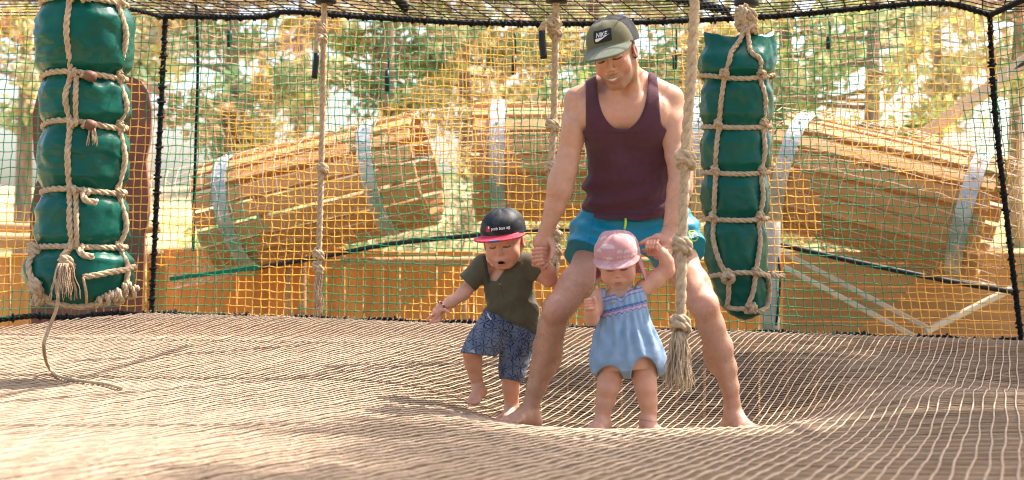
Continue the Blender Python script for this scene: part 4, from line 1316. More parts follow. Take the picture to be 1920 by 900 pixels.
def mix(C, m, col):
    m = np.clip(m, 0, 1)[:, None]
    return C * (1 - m) + np.array(col) * m
def blob(L, c, r): return np.clip(1.35 - np.sqrt((((L - np.array(c)) / np.array(r)) ** 2).sum(axis=1)), 0, 1)
def head_colour(C, V, h, skin, kid, brow, mouth, lips=(.42, .14, .12), flush=(.60, .22, .15), stubble=None, hair=None):
    L = h.loc(V); A = L.copy(); A[:, 0] = np.abs(A[:, 0])
    near = (np.abs(L) < np.array([.48, .62, 1.25])).all(axis=1) & (L[:, 2] > -.12)
    C2 = C.copy()
    ez, nz, mz = -.06 * kid, -.05 * kid, -.03 * kid
    C2 = mix(C2, .55 * blob(A, (.19, .30, .33 + 1.4 * nz), (.13, .2, .11)), flush)
    C2 = mix(C2, .4 * blob(L, (0, .42, .37 + nz), (.06, .09, .05)), flush)
    C2 = mix(C2, .6 * blob(A, (wear_ear, -.03, .47 + ez), (.06, .12, .14)), flush)
    if stubble is not None:
        jaw = np.clip((.30 - L[:, 2] + .15 * np.clip(A[:, 0] - .1, 0, 1)) / .1, 0, 1) * np.clip((L[:, 2] + .04) / .07, 0, 1) * np.clip((L[:, 1] + .08) / .08, 0, 1)
        side = np.clip((A[:, 0] - .20) / .05, 0, 1) * np.clip((.62 - L[:, 2]) / .1, 0, 1) * np.clip((L[:, 1] + .03) / .05, 0, 1) * np.clip((.20 - L[:, 1]) / .08, 0, 1)
        C2 = mix(C2, .46 * np.maximum(jaw, side) * near, stubble)
        C2 = mix(C2, .7 * blob(L, (0, .40, .265), (.12, .06, .022)), stubble)
    if hair is not None:
        C2 = mix(C2, 3 * np.clip(np.minimum(.02 - L[:, 1] - .18 * (A[:, 0] < .25), L[:, 2] - .32), 0, 1) * near * (~((A[:, 0] > .345) & (L[:, 1] > -.14))) * 6, hair)
    C2 = mix(C2, (1.2 - .8 * kid) * blob(A, (.13, .35, .60 + ez + .02 * kid), (.095, .07, .020)), brow)
    # lash line under the lowered lid
    dz = L[:, 2] - (.478 + ez + .22 * (A[:, 0] - .135) ** 2 * 10)
    C2 = mix(C2, 1.0 * (np.abs(dz) < .0135 + .006 * kid) * (np.abs(A[:, 0] - .135) < .070) * (L[:, 1] > .26) * (1 - .2 * kid), (.05, .025, .018))
    C2 = mix(C2, (.45 - .3 * kid) * blob(A, (.135, .36, .515 + ez), (.07, .06, .035)), tuple(np.array(skin) * np.array((.92, .78, .74))))
    if mouth == 'open':
        C2 = mix(C2, 1.0 * blob(L, (0, .41, .215 + mz), (.085, .06, .020)), lips); C2 = mix(C2, 1.0 * blob(L, (0, .40, .135 + mz), (.075, .06, .022)), lips)
        ins = (np.abs(L[:, 0]) < .068) & (np.abs(L[:, 2] - .178 - mz) < .032) & (L[:, 1] < .395) & (L[:, 1] > .2)
        C2 = mix(C2, ins * 1.0, (.06, .012, .012))
    elif mouth == 'smile':
        xx = A[:, 0]
        C2 = mix(C2, .8 * blob(L, (0, .40, .155), (.11, .08, .022)), lips); C2 = mix(C2, .7 * blob(L, (0, .41, .235), (.12, .07, .014)), lips)
        yc = .192 + 2.6 * xx ** 2
        teeth = (xx < .095) & (np.abs(L[:, 2] - yc) < .0135 * (1 - xx / .12)) & (L[:, 1] > .26)
        C2 = mix(C2, teeth * 1.0, (.78, .72, .62))
    else:
        C2 = mix(C2, .75 * blob(L, (0, .40, .203 + mz), (.075, .07, .040)), lips)
        C2 = mix(C2, .8 * (np.abs(L[:, 2] - .203 - mz) < .009) * (A[:, 0] < .07) * (L[:, 1] > .3), (.20, .06, .05))
    return np.where(near[:, None], C2, C)
wear_ear = .36

def fingers(B, base, dirs, lens, r, k=.004):
    """four or five fingers: each base point bends through its direction list"""
    for b, ds, l in zip(base, dirs, lens):
        p = [np.array(b, dtype=float)]
        for i, d in enumerate(ds):
            d = np.array(d, dtype=float); d /= np.linalg.norm(d)
            p.append(p[-1] + d * l * (.45, .30, .25)[i])
        B.chain(p, [r, r * .95, r * .88, r * .72][:len(p)], k)

def hairs(name, V, Nrm, mask, n, L, parent, seed, mat):
    rr = np.random.default_rng(seed)
    idx = np.nonzero(mask)[0]
    idx = rr.choice(idx, n)
    p = V[idx] + rr.normal(0, .001, (n, 3)); nn = Nrm[idx]
    d = nn * .55 + np.array([0, 0, -1]) * .7 + rr.normal(0, .35, (n, 3)); d /= np.linalg.norm(d, axis=1)[:, None]
    s = np.cross(d, rr.normal(0, 1, (n, 3))); s /= np.linalg.norm(s, axis=1)[:, None]
    l = L * rr.uniform(.5, 1.2, n)[:, None]
    Vv = np.stack([p - s * .00025, p + s * .00025, p + d * l], 1).reshape(-1, 3)
    return tag(mesh_np(name, Vv, None, np.arange(n * 3).reshape(-1, 3), mat, parent, False), kind='stuff')

def wrinkle(seed, amp, freq, n=5):
    rr = np.random.default_rng(seed)
    D = rr.normal(0, 1, (n, 3)); D /= np.linalg.norm(D, axis=1)[:, None]
    fr = freq * rr.uniform(.5, 1.6, n); ph = rr.random(n) * 6.28
    def fn(X, Y, Z):
        o = 0
        for i in range(n):
            a = fr[i] * (D[i, 0] * X + D[i, 1] * Y + D[i, 2] * Z) + ph[i]
            o = o + (1 - np.abs(np.sin(a + .8 * np.sin(.6 * a + ph[i])))) ** 2
        return amp * (o / n - .35)
    return fn
def inflate(body, d, wr=None, lo=None, hi=None):
    """returns a function: the body's own field grown by d, with folds"""
    return None

def text_mesh(name, txt, size, org, ex, ez, mat, parent, proj, depth=.0006, bold=0.0, shear=0.0, squash=1.0):
    cu = bpy.data.curves.new(name, 'FONT'); cu.body = txt; cu.size = 1.0; cu.align_x = 'CENTER'; cu.align_y = 'CENTER'
    cu.offset = bold; cu.shear = shear; cu.resolution_u = 3
    tmp = bpy.data.objects.new('tmp', cu); COL.objects.link(tmp)
    dg = bpy.context.evaluated_depsgraph_get()
    me = bpy.data.meshes.new_from_object(tmp.evaluated_get(dg))
    bpy.data.objects.remove(tmp)
    bm = bmesh.new(); bm.from_mesh(me)
    bmesh.ops.triangulate(bm, faces=bm.faces[:])
    for v in bm.verts:
        q = org + (v.co.x * size * squash) * Vector(ex) + (v.co.y * size) * Vector(ez)
        v.co = proj(q)
    bm.to_mesh(me); bm.free()
    me.materials.clear(); me.materials.append(mat)
    o = bpy.data.objects.new(name, me); link(o, parent)
    return o
def shape_mesh(name, pts, org, ex, ez, mat, parent, proj, sub=1):
    bm = bmesh.new()
    vs = [bm.verts.new((x, y, 0)) for x, y in pts]
    bm.faces.new(vs); bmesh.ops.triangulate(bm, faces=bm.faces[:])
    for _ in range(sub): bmesh.ops.subdivide_edges(bm, edges=bm.edges[:], cuts=1, use_grid_fill=True)
    for v in bm.verts: v.co = proj(org + v.co.x * Vector(ex) + v.co.y * Vector(ez))
    me = bpy.data.meshes.new(name); bm.to_mesh(me); bm.free(); me.materials.append(mat)
    o = bpy.data.objects.new(name, me); link(o, parent)
    return o
def projector(obj, fwd, lift):
    """drops points on to an object along -fwd, then lifts them off by lift"""
    from mathutils.bvhtree import BVHTree
    me = obj.data
    bvh = BVHTree.FromPolygons([v.co.copy() for v in me.vertices], [tuple(p.vertices) for p in me.polygons])
    fw = Vector(fwd)
    def pr(q):
        hit = bvh.ray_cast(Vector(q) + fw * .3, -fw)
        if hit[0] is None: return Vector(q)
        return hit[0] + fw * lift
    return pr

def add_foot(B, ankle, toe, r, L, heel_drop, kid=False, toes=True, side=1):
    """foot from ankle to toe tip along the floor"""
    a, t = np.array(ankle, dtype=float), np.array(toe, dtype=float)
    d = t - a; d[2] = 0; d /= np.linalg.norm(d)
    s = np.array([-d[1], d[0], 0])
    heel = a - d * r * .9; heel[2] = a[2] - heel_drop + r * .85
    ball = t - d * L * .22; ball[2] = t[2] + r * .15
    B.cone(a, heel, r, r * .95, r * .8)
    mid = a + (ball - a) * .5; mid[2] = max(mid[2], t[2] + r * .7)
    B.cone(a, mid, r * 1.0, r * .85, r * .8)
    B.cone(heel, ball, r * .8, r * .72, r * .8)
    B.cone(mid, ball, r * .85, r * .7, r * .8)
    B.cone(ball - s * r * .55, ball + s * r * .55, r * .62, r * .62, r * .6)
    if toes:
        for i, o in enumerate((-1.0, -.45, .05, .52, .95)):
            w = (.46, .34, .32, .30, .28)[i] if side > 0 else (.28, .30, .32, .34, .46)[i]
            ln = (.98, 1.0, .93, .85, .74)[i] if side > 0 else (.74, .85, .93, 1.0, .98)[i]
            b0 = ball + s * r * o; b1 = b0 + d * L * .25 * ln + s * r * o * .1
            b0[2] = t[2] + r * .2; b1[2] = t[2] + r * .02
            B.cone(b0, b1, r * w * 1.05, r * w * .85, r * .18)
# ================================================================ the man
YM = 5.60
def Mn(px, py, dy=0.0): return np.array(P(px, py, YM + dy))
SM = YM / F
SKIN = (.60, .31, .195)
def to_px(X, Y, Z): return 960 + X / Y * F, 450 - (Z - CZ) / Y * F

man = empty('person', Mn(1185, 812, 0))
tag(man, 'man in olive cap, plum tank top and teal shorts holding two children by the hand', 'person')
B = Body()
# torso leans towards the camera
pel, nek = Mn(1190, 445, .13), Mn(1172, 158, -.10)
B.loft(pel, nek, [(0, 0, 0, .185, .115), (.2, 0, 0, .165, .11), (.4, 0, 0, .160, .110), (.62, 0, 0, .168, .122), (.8, -.004, 0, .172, .115), (.92, -.006, 0, .13, .085), (1, -.008, 0, .07, .06)], k=.03)
for sx, (px, py) in ((-1, (1086, 188)), (1, (1255, 184))):
    B.cone(Mn(1172 + sx * 26, 150, -.09), Mn(px, py, -.10), .042, .050, .05)                      # trapezius
    B.ell(Mn(1170 + sx * 42, 215, -.165), (.085, .045, .07), None, .06)                             # chest
for sx, px in ((-1, 1120), (1, 1222)):
    B.cone(Mn(1171 + sx * 9, 190, -.150), Mn(px, 172, -.105), .020, .022, .03)                    # collar bones
# neck
hM = Head(Mn(1152, 100, -.20), axes(-20, 22, 10), .247)
B.cone(Mn(1176, 168, -.09), Mn(1168, 118, -.14), .062, .056, .03)
B.cone(Mn(1150, 182, -.17), hM.w(-.10, .0, .25), .018, .016, .03); B.cone(Mn(1190, 178, -.16), hM.w(.22, -.05, .30), .018, .016, .03)
add_head(B, hM, 0.0, 'smile')
# arms
la = [(1083, 190, -.10, .054), (1077, 226, -.11, .0485), (1073, 260, -.12, .047), (1066, 292, -.13, .0445), (1059, 322, -.135, .0475), (1050, 356, -.135, .049), (1040, 388, -.13, .041), (1031, 414, -.125, .031), (1025, 431, -.12, .0275)]
B.chain([Mn(a, b, c) for a, b, c, d in la], [d for a, b, c, d in la], .03)
ra = [(1256, 188, -.10, .054), (1260, 226, -.12, .0475), (1263, 260, -.14, .046), (1268, 292, -.16, .044), (1276, 322, -.18, .047), (1273, 356, -.20, .047), (1266, 388, -.21, .039), (1261, 412, -.22, .031), (1258, 428, -.225, .0285)]
B.chain([Mn(a, b, c) for a, b, c, d in ra], [d for a, b, c, d in ra], .03)
# hand that holds the boy: back of the hand to the camera, thumb in front, fingers behind his fist
B.cone(Mn(1024, 432, -.12), Mn(1016, 456, -.11), .027, .033, .02, 'u', ((0, 1, 0), .72))
B.cone(Mn(1010, 455, -.10), Mn(1026, 458, -.11), .022, .022, .015)
B.chain([Mn(1028, 448, -.125), Mn(1037, 461, -.145), Mn(1037, 474, -.165), Mn(1034, 484, -.175)], [.0125, .0115, .0105, .009], .006)
for k, (x0, x1, x2, x3) in enumerate(((1028, 1030, 1027, 1019), (1021, 1023, 1020, 1013), (1013, 1014, 1012, 1006), (1006, 1005, 1003, 1000))):
    B.chain([Mn(x0, 462, -.09), Mn(x1 - 1, 480, -.075), Mn(x2 - 2, 496, -.10), Mn(x3, 502 - k * 2, -.135)], [.0115, .0105, .0098, .0085], .004)
# hand under the baby's fist
B.cone(Mn(1258, 428, -.225), Mn(1250, 452, -.24), .028, .034, .02, 'u', ((0, 1, 0), .75))
B.cone(Mn(1233, 447, -.25), Mn(1256, 462, -.245), .020, .022, .015)
B.chain([Mn(1228, 446, -.255), Mn(1216, 450, -.25), Mn(1208, 454, -.255), Mn(1201, 457, -.26)], [.0125, .0112, .0105, .0088], .005)         # index
for k, (a, b, c, d) in enumerate((((1256, 461), (1238, 467), (1220, 469), (1206, 470)), ((1257, 468), (1246, 474), (1230, 477), (1216, 476)), ((1255, 475), (1248, 481), (1240, 484), (1230, 482)))):
    B.chain([Mn(*a, -.25), Mn(*b, -.275), Mn(*c, -.275), Mn(*d, -.265)], [.0125, .0112, .0102, .0086], .004)
B.chain([Mn(1240, 440, -.22), Mn(1228, 447, -.19), Mn(1220, 456, -.19)], [.013, .012, .010], .006)                                            # thumb behind
# arm and leg muscles
B.ell(Mn(1072, 245, -.155), (.034, .028, .055), None, .03); B.ell(Mn(1262, 245, -.145), (.034, .028, .055), None, .03)
B.ell(Mn(1044, 345, -.155), (.030, .030, .055), None, .03); B.ell(Mn(1281, 345, -.20), (.030, .030, .055), None, .03)
B.ell(Mn(1070, 562, -.135), (.026, .028, .045), None, .03); B.ell(Mn(1300, 556, -.125), (.026, .028, .045), None, .03)
B.cone(Mn(1036, 605, -.165), Mn(1004, 735, -.075), .012, .010, .03); B.cone(Mn(1331, 600, -.155), Mn(1366, 735, -.075), .012, .010, .03)
# legs
lt = [(1140, 452, .10, .088), (1112, 490, .03, .079), (1078, 535, -.07, .068), (1045, 576, -.15, .0585)]
B.chain([Mn(a, b, c) for a, b, c, d in lt], [d for a, b, c, d in lt], .04)
ls = [(1043, 582, -.155, .056), (1034, 615, -.12, .055), (1027, 650, -.085, .0585), (1018, 690, -.06, .051), (1006, 725, -.045, .041), (997, 755, -.04, .033), (994, 778, -.03, .031)]
B.chain([Mn(a, b, c) for a, b, c, d in ls], [d for a, b, c, d in ls], .03)
B.ell(Mn(1038, 582, -.195), (.036, .026, .042), None, .03)                                        # kneecap
B.ell(Mn(1034, 660, -.03), (.045, .045, .075), None, .03)                                         # calf
rt = [(1244, 452, .10, .088), (1272, 490, .03, .079), (1300, 535, -.06, .068), (1320, 566, -.13, .0585)]
B.chain([Mn(a, b, c) for a, b, c, d in rt], [d for a, b, c, d in rt], .04)
rs = [(1321, 574, -.135, .0565), (1333, 610, -.105, .054), (1347, 650, -.075, .057), (1359, 690, -.055, .048), (1368, 725, -.045, .038), (1373, 755, -.04, .032), (1375, 777, -.03, .030)]
B.chain([Mn(a, b, c) for a, b, c, d in rs], [d for a, b, c, d in rs], .03)
B.ell(Mn(1324, 574, -.175), (.036, .026, .042), None, .03)
B.ell(Mn(1340, 662, -.03), (.045, .045, .075), None, .03)
zf = lambda px, dy: float(floor_z((px - 960) / F * (YM + dy), YM + dy))
def foot_at(ax_, ay_, ady, tx, tdy, r, L, side):
    a = Mn(ax_, ay_, ady); t = np.array([(tx - 960) / F * (YM + tdy), YM + tdy, 0]); t[2] = floor_z(t[0], t[1]) + r * .42
    hd = a[2] - (floor_z(a[0], a[1]) + .006)
    add_foot(B, a, t, r, L, hd, side=side)
foot_at(994, 778, -.03, 952, -.15, .031, .23, 1)
foot_at(1375, 777, -.03, 1412, -.13, .031, .23, -1)
def man_col(V):
    C = np.tile(np.array(SKIN), (len(V), 1))
    px, py = to_px(V[:, 0], V[:, 1], V[:, 2])
    rr = np.random.default_rng(1)
    red = (.58, .235, .165)
    for (x, y, r) in ((1038, 582, 26), (1324, 574, 26), (1012, 480, 30), (1235, 465, 30), (955, 800, 26), (1415, 800, 24), (1160, 215, 40)):
        C = mix(C, .40 * np.exp(-((px - x) ** 2 + (py - y) ** 2) / r ** 2), red)
    C = mix(C, .5 * np.exp(-((px - 1195) ** 2 / 300 + (py - 95) ** 2 / 400)), red)
    C = mix(C, .20 * np.clip((py - 560) / 60, 0, 1) * np.clip((785 - py) / 40, 0, 1), (.20, .10, .055))           # leg hair tone
    C = C * (1 + .03 * np.sin(V[:, 0] * 140 + 3 * np.sin(V[:, 2] * 60)) * np.sin(V[:, 2] * 120 + 2 * np.sin(V[:, 0] * 90)))[:, None]
    return head_colour(C, V, hM, SKIN, 0, (.06, .035, .02), 'smile', stubble=(.14, .075, .05), hair=(.05, .028, .016), lips=(.45, .15, .125))
lo_, hi_ = hM.box()
hl = (Mn(1024, 475, -.21) - .085, Mn(1024, 475, -.21) + .085); hr = (Mn(1232, 462, -.24) - .09, Mn(1232, 462, -.24) + .09)
fl1 = (np.array(Mn(975, 795, -.1)) - (.14, .16, .06), np.array(Mn(975, 795, -.1)) + (.10, .14, .06)); fl2 = (np.array(Mn(1395, 795, -.1)) - (.10, .16, .06), np.array(Mn(1395, 795, -.1)) + (.12, .14, .06))
mbody = body_mesh('body', B, .0054, [(lo_, hi_, .0024), (*hl, .0024), (*hr, .0024), (*fl1, .003), (*fl2, .003)], M['skin'], man, man_col)
# leg and arm hair
M['hair'] = mat_plain('brown_hair', (.10, .055, .03), .6, .2)
me = mbody.data
Vn = np.empty(len(me.vertices) * 3, dtype=np.float32); me.vertices.foreach_get('co', Vn); Vn = Vn.reshape(-1, 3)
Nn = np.empty(len(me.vertices) * 3, dtype=np.float32); me.vertices.foreach_get('normal', Nn); Nn = Nn.reshape(-1, 3)
px_, py_ = to_px(Vn[:, 0], Vn[:, 1], Vn[:, 2])
hairs('leg_hair', Vn, Nn, (py_ > 500) & (py_ < 765) & (Nn[:, 2] < .8), 9000, .012, man, 3, M['hair'])
hairs('arm_hair', Vn, Nn, (py_ > 320) & (py_ < 425) & ((px_ < 1085) | (px_ > 1240)), 2200, .010, man, 4, M['hair'])

# tank top
VC = np.array((.098, .038, .052))
vest = Body()
foldn = wrinkle(5, .016, 26, 5)
def vfold(t, a, X, Y, Z):
    px, py = to_px(X, Y, Z)
    low = np.clip((py - 300) / 100, 0, 1)
    f = .012 * low * np.sin((py + .35 * (px - 1190)) * .16 + 1.5 * np.sin(px * .03)) + .009 * np.sin((px * .8 - py * .55) * .075 + 1) * np.clip((py - 230) / 60, 0, 1)
    f = f + .014 * np.exp(-((px - 1150 - (py - 240) * .12) / 9) ** 2) * np.clip((py - 250) / 40, 0, 1) * np.clip((370 - py) / 60, 0, 1)
    return f + foldn(X, Y, Z) * (.35 + .65 * low)
vA, vB = Mn(1191, 420, .07), Mn(1172, 152, -.10)
vest.loft(vA, vB, [(0, 0, 0, .213, .150), (.1, 0, 0, .203, .150), (.22, 0, 0, .184, .138), (.42, -.006, .0, .173, .134), (.65, -.006, .004, .176, .136), (.82, -.006, .002, .170, .122), (.93, -.006, 0, .130, .088), (1, -.006, 0, .085, .066)], k=.02, fold=vfold)
for sx, (px, py) in ((-1, (1086, 188)), (1, (1255, 184))):
    vest.cone(Mn(1172 + sx * 26, 150, -.09), Mn(px, py, -.10), .048, .056, .04)
    vest.ell(Mn(1170 + sx * 42, 218, -.160), (.090, .052, .09), None, .08)
big_lo, big_hi = Mn(1000, 480, -.5), Mn(1400, 100, .5)
def neck_cut(X, Y, Z):
    px, py = to_px(X, Y, Z)
    t = np.clip((py - 105) / 138, 0, 1)
    w = 49 * np.sqrt(np.clip(1 - t ** 3.2, 0, 1))
    cx = 1167 + 0 * py
    d = np.maximum(np.abs(px - cx) - w, (py - 243))
    return d * SM
vest.func(neck_cut, np.minimum(big_lo, big_hi), np.maximum(big_lo, big_hi), .006, 's')
def arm_cut(X, Y, Z):
    px, py = to_px(X, Y, Z)
    tl = np.clip((py - 235) / 40, 0, 1); tr = np.clip((py - 225) / 45, 0, 1)
    dl = np.maximum(px - (1098 - 60 * tl ** 2), py - 275)
    dr = np.maximum((1233 + 8 * np.clip((py - 150) / 90, 0, 1) + 60 * tr ** 2) - px, py - 272)
    return np.minimum(dl, dr) * SM
vest.func(arm_cut, np.minimum(big_lo, big_hi), np.maximum(big_lo, big_hi), .006, 's')
def hem_cut(X, Y, Z):
    px, py = to_px(X, Y, Z)
    return (413 - .0009 * (px - 1185) ** 2 + 1.2 * np.sin(px * .09) - py) * SM
vest.func(hem_cut, Mn(1050, 460, -.4), Mn(1320, 380, .5), .005, 's')
def vest_col(V):
    px, py = to_px(V[:, 0], V[:, 1], V[:, 2])
    C = np.tile(VC, (len(V), 1))
    C = mix(C, .35 * (np.abs(py - 404 - 2 * np.sin(px * .02)) < 1.3), VC * .45)          # hem seam
    t = np.clip((py - 105) / 138, 0, 1); w = 49 * np.sqrt(np.clip(1 - t ** 3.2, 0, 1))
    edge = np.minimum(np.abs(np.abs(px - 1167) - w - 4) + 99 * (py > 240), np.abs(py - 249) + 99 * (np.abs(px - 1167) > 30))
    C = mix(C, .4 * (edge < 1.1), VC * .45)
    return C
body_mesh('tank_top', vest, .0042, [], M['cloth'], man, vest_col)

# shorts
SHC = np.array((.0, .225, .34))
sh = Body()
sw = wrinkle(9, .012, 26, 5)
def sfold(t, a, X, Y, Z):
    px, py = to_px(X, Y, Z)
    return sw(X, Y, Z) + .004 * np.sin((py + .25 * np.abs(px - 1190)) * .2)
sh.loft(Mn(1190, 470, .10), Mn(1190, 398, .085), [(0, 0, 0, .185, .14), (.5, 0, 0, .222, .150), (.8, 0, 0, .232, .148), (1, 0, 0, .205, .135)], k=.03, fold=sfold, p=2.6)
sh.loft(Mn(1140, 425, .11), Mn(1104, 489, .015), [(0, 0, 0, .112, .115), (.5, 0, 0, .112, .118), (1, 0, 0, .108, .118)], k=.05, fold=sfold)
sh.loft(Mn(1243, 425, .11), Mn(1280, 483, .02), [(0, 0, 0, .112, .115), (.5, 0, 0, .112, .118), (1, 0, 0, .106, .118)], k=.05, fold=sfold)
sh.cone(Mn(1088, 418, .05), Mn(1078, 428, .06), .024, .020, .03)            # pocket bulge
def crotch(X, Y, Z):
    px, py = to_px(X, Y, Z)
    return (np.abs(px - 1195) - (py - 470) * .75) * SM * .8
sh.func(crotch, Mn(1150, 540, -.3), Mn(1240, 465, .4), .01, 's')
def sh_col(V):
    px, py = to_px(V[:, 0], V[:, 1], V[:, 2])
    C = np.tile(SHC, (len(V), 1))
    C = mix(C, .45 * (np.abs(np.abs(px - 1190) - 78 - (py - 410) * .15) < 1.2) * (py < 470), SHC * .5)
    return C
body_mesh('shorts', sh, .0045, [], M['nylon'], man, sh_col)
M['neon'] = mat_plain('neon_yellow', (.62, .85, .03), .6, .05)
mb = MB(); V, Q, T = tube_geo(resample([Mn(1173, 410, -.085), Mn(1173, 419, -.10), Mn(1171, 430, -.095)], .006), .0042, 6); mb.add(V, Q, T); mb.build('drawstring', M['neon'], man)
shorts = [c for c in man.children if c.name.startswith('shorts')][0]
prS = projector(shorts, (0.35, -.93, 0), .0012)
ring = [(math.cos(a) * .016, math.sin(a) * .021) for a in np.linspace(0, 2 * math.pi, 25)[:-1]]
def strip(name, pts, w, org, ex, ez, mat, parent, proj):
    p = np.array([[x, y, 0] for x, y in pts])
    t = np.gradient(p, axis=0); t /= np.linalg.norm(t, axis=1)[:, None] + 1e-9
    nn = np.stack([-t[:, 1], t[:, 0]], 1) * w / 2
    V = []
    for i in range(len(p)):
        for s_ in (1, -1):
            V.append(list(proj(Vector(org) + float(p[i, 0] + s_ * nn[i, 0]) * Vector(ex) + float(p[i, 1] + s_ * nn[i, 1]) * Vector(ez))))
    Q = [[2 * i, 2 * i + 1, 2 * i + 3, 2 * i + 2] for i in range(len(p) - 1)]
    return mesh_np(name, V, Q, None, mat, parent)
lo_org = Vector(Mn(1301, 442, -.05))
ring2 = []
for a in np.linspace(0, 2 * math.pi, 40):
    ring2.append((.0155 * np.sign(math.cos(a)) * abs(math.cos(a)) ** .5, .020 * np.sign(math.sin(a)) * abs(math.sin(a)) ** .5))
strip('emblem', ring2, .0045, lo_org, (1, .35, 0), (0, 0, 1), M['neon'], man, prS)
strip('emblem', [(-.007, -.008), (-.004, .008), (.0, -.002), (.004, .008), (.007, -.008)], .004, lo_org, (1, .35, 0), (0, 0, 1), M['neon'], man, prS)
# wedding ring
an = np.linspace(0, 2 * math.pi, 15)
c_ = Mn(1249, 473.5, -.272)
q = c_ + .0125 * (np.cos(an)[:, None] * np.array([.35, 0, .94]) + np.sin(an)[:, None] * np.array([0, 1, 0]))
mb = MB(); V, Q, T = tube_geo(q, .0024, 5, False); mb.add(V, Q, T); mb.build('ring', M['gold'], man)

# cap
def cap(h, name, parent, mat, rc, cz, cr, plane, brim, col, res=.003, fl=0.0, flap=None):
    """crown ellipsoid above a slanted rim plane and a bill; all in head units"""
    C = Body(); H = h.H
    cen = np.array((0, -.08, cz)); r = np.array(cr)
    def L(X, Y, Z):
        x, y, z = X - h.O[0], Y - h.O[1], Z - h.O[2]
        R = h.R
        return [(x * R[0, i] + y * R[1, i] + z * R[2, i]) / H + (0, 0, .5)[i] for i in range(3)]
    def crown(X, Y, Z):
        x, f, z = L(X, Y, Z)
        q0, q1, q2 = (x - cen[0]) / r[0], (f - cen[1]) / r[1], (z - cen[2]) / r[2]
        q2 = np.where(q2 < 0, q2 * .35, q2)
        k0 = (np.abs(q0) ** 2.4 + np.abs(q1) ** 2.4 + np.abs(q2) ** 2.4) ** (1 / 2.4)
        d = (k0 - 1) * r.min()
        d = d - .006 * np.cos(6 * np.arctan2(q0, q1)) * np.clip(q2, 0, 1) - (fl * .02 * np.sin(9 * x + 7 * z) * np.sin(8 * f - 3 * x) if fl else 0)
        pl = plane[0] + plane[1] * f - z
        return np.maximum(d, pl * .97) * H
    bx = h.box(.09)
    C.func(crown, bx[0], bx[1], .006)
    bw, b0, bl, bz, bs, bc, th = brim
    def bill(X, Y, Z):
        x, f, z = L(X, Y, Z)
        e = np.sqrt((x / bw) ** 2 + ((f - b0) / bl) ** 2)
        d1 = (e - 1) * min(bw, bl)
        zb = bz - bs * (f - b0) - bc * x * x
        d2 = np.abs(z - zb) - th
        d3 = (b0 - f)
        return np.maximum(np.maximum(d1, d2), d3) * H
    C.func(bill, bx[0] - .04, bx[1] + .04, .004)
    if flap is not None: flap(C, L)
    return body_mesh(name, C, res, [], mat, parent, lambda V: col(h.loc(V)))
OL = np.array((.145, .135, .078)); BK = np.array((.010, .011, .014)); BR = np.array((.135, .15, .105))
def cap_col(L):
    C = np.tile(OL, (len(L), 1))
    C = mix(C, (L[:, 1] < .08 + .0 * L[:, 0]) * 1.0, BK)
    seam = (np.abs(L[:, 0]) < .008) & (L[:, 2] > .7)
    C = mix(C, .5 * seam, OL * .5)
    bill_ = (L[:, 2] < .775 - .22 * (L[:, 1] - .2) - .85 * L[:, 0] ** 2) & (L[:, 1] > .20)
    C = mix(C, bill_ * 1.0, BR)
    return C
capM = cap(hM, 'cap', man, M['cloth'], None, .61, (.392, .48, .45), (.63, .17), (.375, .20, .62, .755, .22, .85, .018), cap_col)
fw = hM.R[:, 1]; pr = projector(capM, fw, .0022); pr2 = projector(capM, fw, .0034)
fx, fz = hM.R[:, 0], hM.R[:, 2]
oc = Vector(hM.w(.0, .5, .865))
def rrect(w, h_, r):
    out = []
    for cx, cy, a0 in ((w - r, h_ - r, 0), (-w + r, h_ - r, 90), (-w + r, -h_ + r, 180), (w - r, -h_ + r, 270)):
        for a in (0, 30, 60, 90): out.append((cx + r * math.cos(math.radians(a0 + a)), cy + r * math.sin(math.radians(a0 + a))))
    return out
shape_mesh('patch', rrect(.036, .0215, .006), oc, fx, fz, M['black_patch'], man, pr, 2)
text_mesh('lettering', 'NIKE', .0215, oc + Vector(fz) * .006 - Vector(fx) * .003, fx, fz, M['white_print'], man, pr2, bold=.012, shear=.25, squash=.95)
sw_pts = [(-.027, -.004), (-.030, -.010), (-.027, -.0145), (-.018, -.0145), (.0, -.008), (.030, .0045), (.004, -.003), (-.014, -.0078), (-.022, -.0085), (-.0255, -.0075)]
shape_mesh('swoosh', sw_pts, oc, fx, fz, M['white_print'], man, pr2, 1)
# ================================================================ the boy
YB = 5.74
SB = YB / F
def Bn(px, py, dy=0.0): return np.array(P(px, py, YB + dy))
boy = empty('person', Bn(950, 800, 0))
tag(boy, 'small boy in red-billed black cap and olive shirt stepping with one leg lifted', 'person')
SKB = (.65, .325, .20)
B = Body()
hB = Head(Bn(944, 449, -.10), axes(-13, 14, 5), .212)
B.loft(Bn(967, 618, .02), Bn(948, 497, -.06), [(0, 0, 0, .098, .078), (.3, 0, 0, .092, .078), (.65, 0, 0, .094, .075), (.9, 0, 0, .075, .055), (1, 0, 0, .045, .04)], k=.03)
B.cone(Bn(949, 507, -.06), Bn(947, 475, -.08), .036, .036, .02)
add_head(B, hB, .75, 'open')
for pts in ([(908, 500, -.05, .034), (888, 528, -.07, .031), (868, 551, -.09, .028), (846, 566, -.11, .025), (827, 577, -.13, .0195)],
            [(993, 496, -.05, .034), (1012, 514, -.09, .032), (1030, 524, -.14, .0315), (1028, 507, -.17, .028), (1018, 490, -.19, .022)]):
    B.chain([Bn(a, b, c) for a, b, c, d in pts], [d for a, b, c, d in pts], .02)
